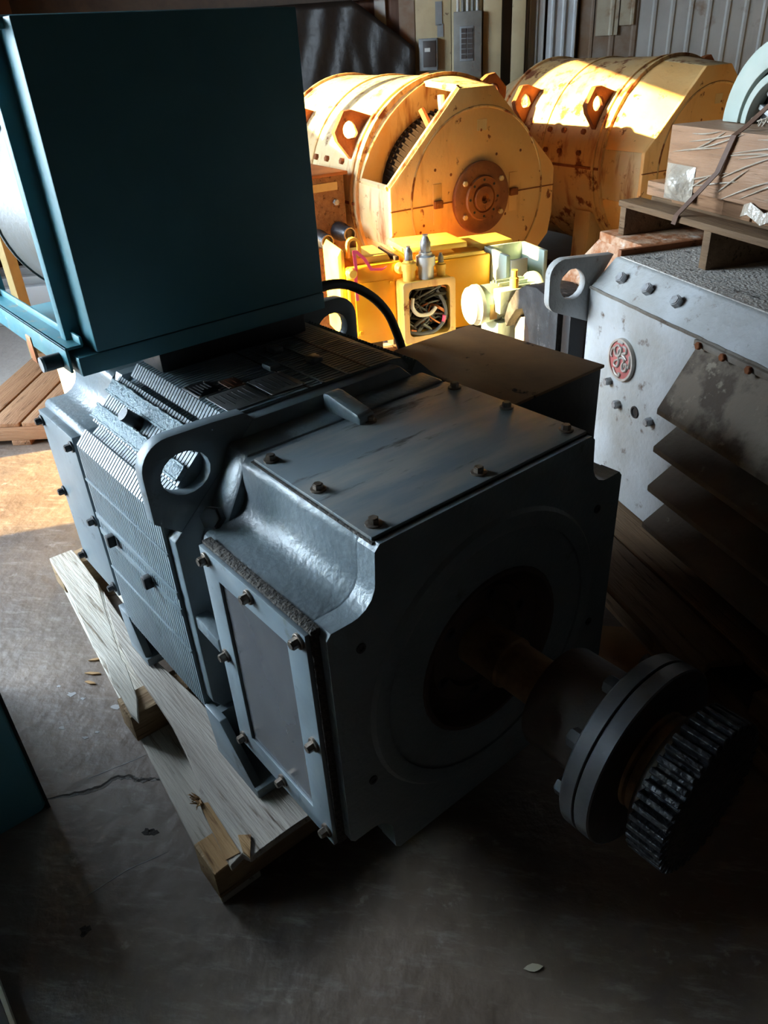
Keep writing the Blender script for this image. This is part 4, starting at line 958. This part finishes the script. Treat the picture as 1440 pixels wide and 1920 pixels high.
# film bulging at the lower corner, with wrinkle strands
g = G(q)
for k in range(26):
    a = random.uniform(-1.50, -.75); z = random.uniform(1.215, 1.41); l = random.uniform(.12, .34)
    p0 = Vector((a, 1.598, z)); p1 = Vector((min(a + l, -.56), 1.597, min(1.42, max(1.2, z + random.uniform(.02, .10)))))
    g.tube([p0, p0.lerp(p1, .5) + Vector((0, -.003, random.uniform(-.006, .006))), p1], lambda t: .0022 * (.3 + sin(pi * t)), 5, 3)
g.build('film_folds', 'stretch_film', cr, kind='stuff')
n_ = 9
vs = []; fs = []
for i in range(n_):
    for j in range(n_):
        s, t = i / (n_ - 1), j / (n_ - 1)
        b = sin(pi * s) * sin(pi * t)
        vs.append((-1.49 + .16 * s, 1.598 - .045 * b * (1 + .3 * sin(9 * s + 5 * t)), 1.18 + .12 * t))
for i in range(n_ - 1):
    for j in range(n_ - 1): fs.append((i * n_ + j, i * n_ + n_ + j, i * n_ + n_ + j + 1, i * n_ + j + 1))
G(q).add(vs, fs).build('film_bulge', 'stretch_film', cr, 0, 60)
g = G(q); pl_ = [(-1.06 + .034 * k, 1.594 - .006 * (k % 2), 1.20 + .012 * sin(k * 1.7)) for k in range(15)]
g.ribbon(pl_, (0, .004, .018), .002); g.build('film_hem', 'stretch_film', cr, 0, 60)
G(q).tube([(-.93, 1.597, 1.36), (-.935, 1.585, 1.345), (-.94, 1.58, 1.335)], .006, 6, 2).build('nail', 'black_steel', cr)
st_ = G((0, 0, 0)).ribbon([gw_(-1.262, 1.487, 1.135), gw_(-1.252, 1.487, 1.166), gw_(-1.20, 1.585, 1.30), gw_(-1.155, 1.590, 1.415), gw_(-1.145, 1.62, 1.437), gw_(-1.10, 1.66, 1.50), gw_(-1.00, 1.70, 1.59), gw_(-.90, 1.72, 1.69)], UX * .012, .0015).build('strap', 'strap')
tag(st_, 'brown steel band running over the wrapped crate', 'strap')
# arched green-grey ring housing on the crate
q = (-1.16, 1.90, 1.427)
e = empty('ring_housing', gw_(*q), rg, 'pale green-grey half-ring machine housing standing on the wrapped crate', 'machine housing')
def half(prof, nm, mat): 
    m = 28; vs = []; fs = []; k = len(prof)
    for i in range(m + 1):
        a = pi * i / m
        for r, y in prof: vs.append((-1.16 + r * cos(a), y, 1.427 + r * sin(a)))
    for i in range(m):
        for j in range(k):
            fs.append((i * k + j, i * k + (j + 1) % k, i * k + k + (j + 1) % k, i * k + k + j))
    fs += [tuple(range(k)), tuple(m * k + j for j in range(k - 1, -1, -1))]
    return G(q).add(vs, fs).build(nm, mat, e, .003)
half([(.262, 1.76), (.262, 2.02), (.215, 2.02), (.215, 1.76)], 'outer_ring', 'ring_green')
half([(.262, 1.75), (.262, 1.775), (.185, 1.775), (.185, 1.75)], 'front_flange', 'ring_green')
half([(.165, 1.745), (.165, 1.80), (.140, 1.80), (.140, 1.745)], 'inner_ring', 'ring_green')
half([(.215, 1.80), (.215, 2.0), (.05, 2.0), (.05, 1.80)], 'core', 'black_steel')
for k in range(7):
    a = R(20 + 23 * k); c, s = cos(a), sin(a)
    G(q).obox((-1.16 + .10 * c, 1.79, 1.427 + .10 * s), (.035 * c, 0, .035 * s), (0, .012, 0), (-.008 * s, 0, .008 * c)).build('fin', 'white_metal', e, .002)
g = G(q)
for k in range(20):
    p = Vector((-1.22 + random.uniform(0, .16), 1.70 + random.uniform(0, .06), 1.43))
    g.tube([p, p + Vector((random.uniform(-.02, .02), 0, .02)), p + Vector((random.uniform(-.03, .03), random.uniform(-.02, .02), random.uniform(.005, .03)))], .0025, 5, 2)
g.build('film_scraps', 'stretch_film', e, kind='stuff')

# dusty black cowl between gearbox and grey motor
q = (-1.85, 1.20, 0)
e = empty('black_cowl', gw_(*q), rg, 'dusty black curved sheet-metal cowl left of the grey-white motor', 'cowl')
out = [(-2.10, .60), (-2.06, .68), (-1.99, .755), (-1.90, .80), (-1.80, .815), (-1.68, .80), (-1.66, .78), (-1.66, .0), (-1.78, .0), (-1.80, .30), (-1.82, .50), (-1.86, .62), (-1.92, .69), (-1.98, .67), (-2.04, .61), (-2.08, .56)]
G(q).prism(out, 'y', 1.25, 1.43).build('shell', 'dusty_black', e, .008)
G(q).box((-2.08, 1.30, 0), (-1.96, 1.35, .62)).build('board', 'white_wood', e, .004)
G(q).box((-1.95, 1.28, 0), (-1.84, 1.40, .64)).build('core', 'rusty_dark', e, .004)
G(q).box((-1.655, 1.24, 0), (-1.585, 1.30, .80)).build('post', 'dusty_black', e, .004)
G(q).box((-1.56, 1.25, 0), (-1.50, 1.32, .80)).build('post', 'black_steel', e, .004)
bolt(e, Vector((-1.62, 1.24, .55)) - Vector(q), (0, -1, 0), .018, .014, 'dusty_black', False)
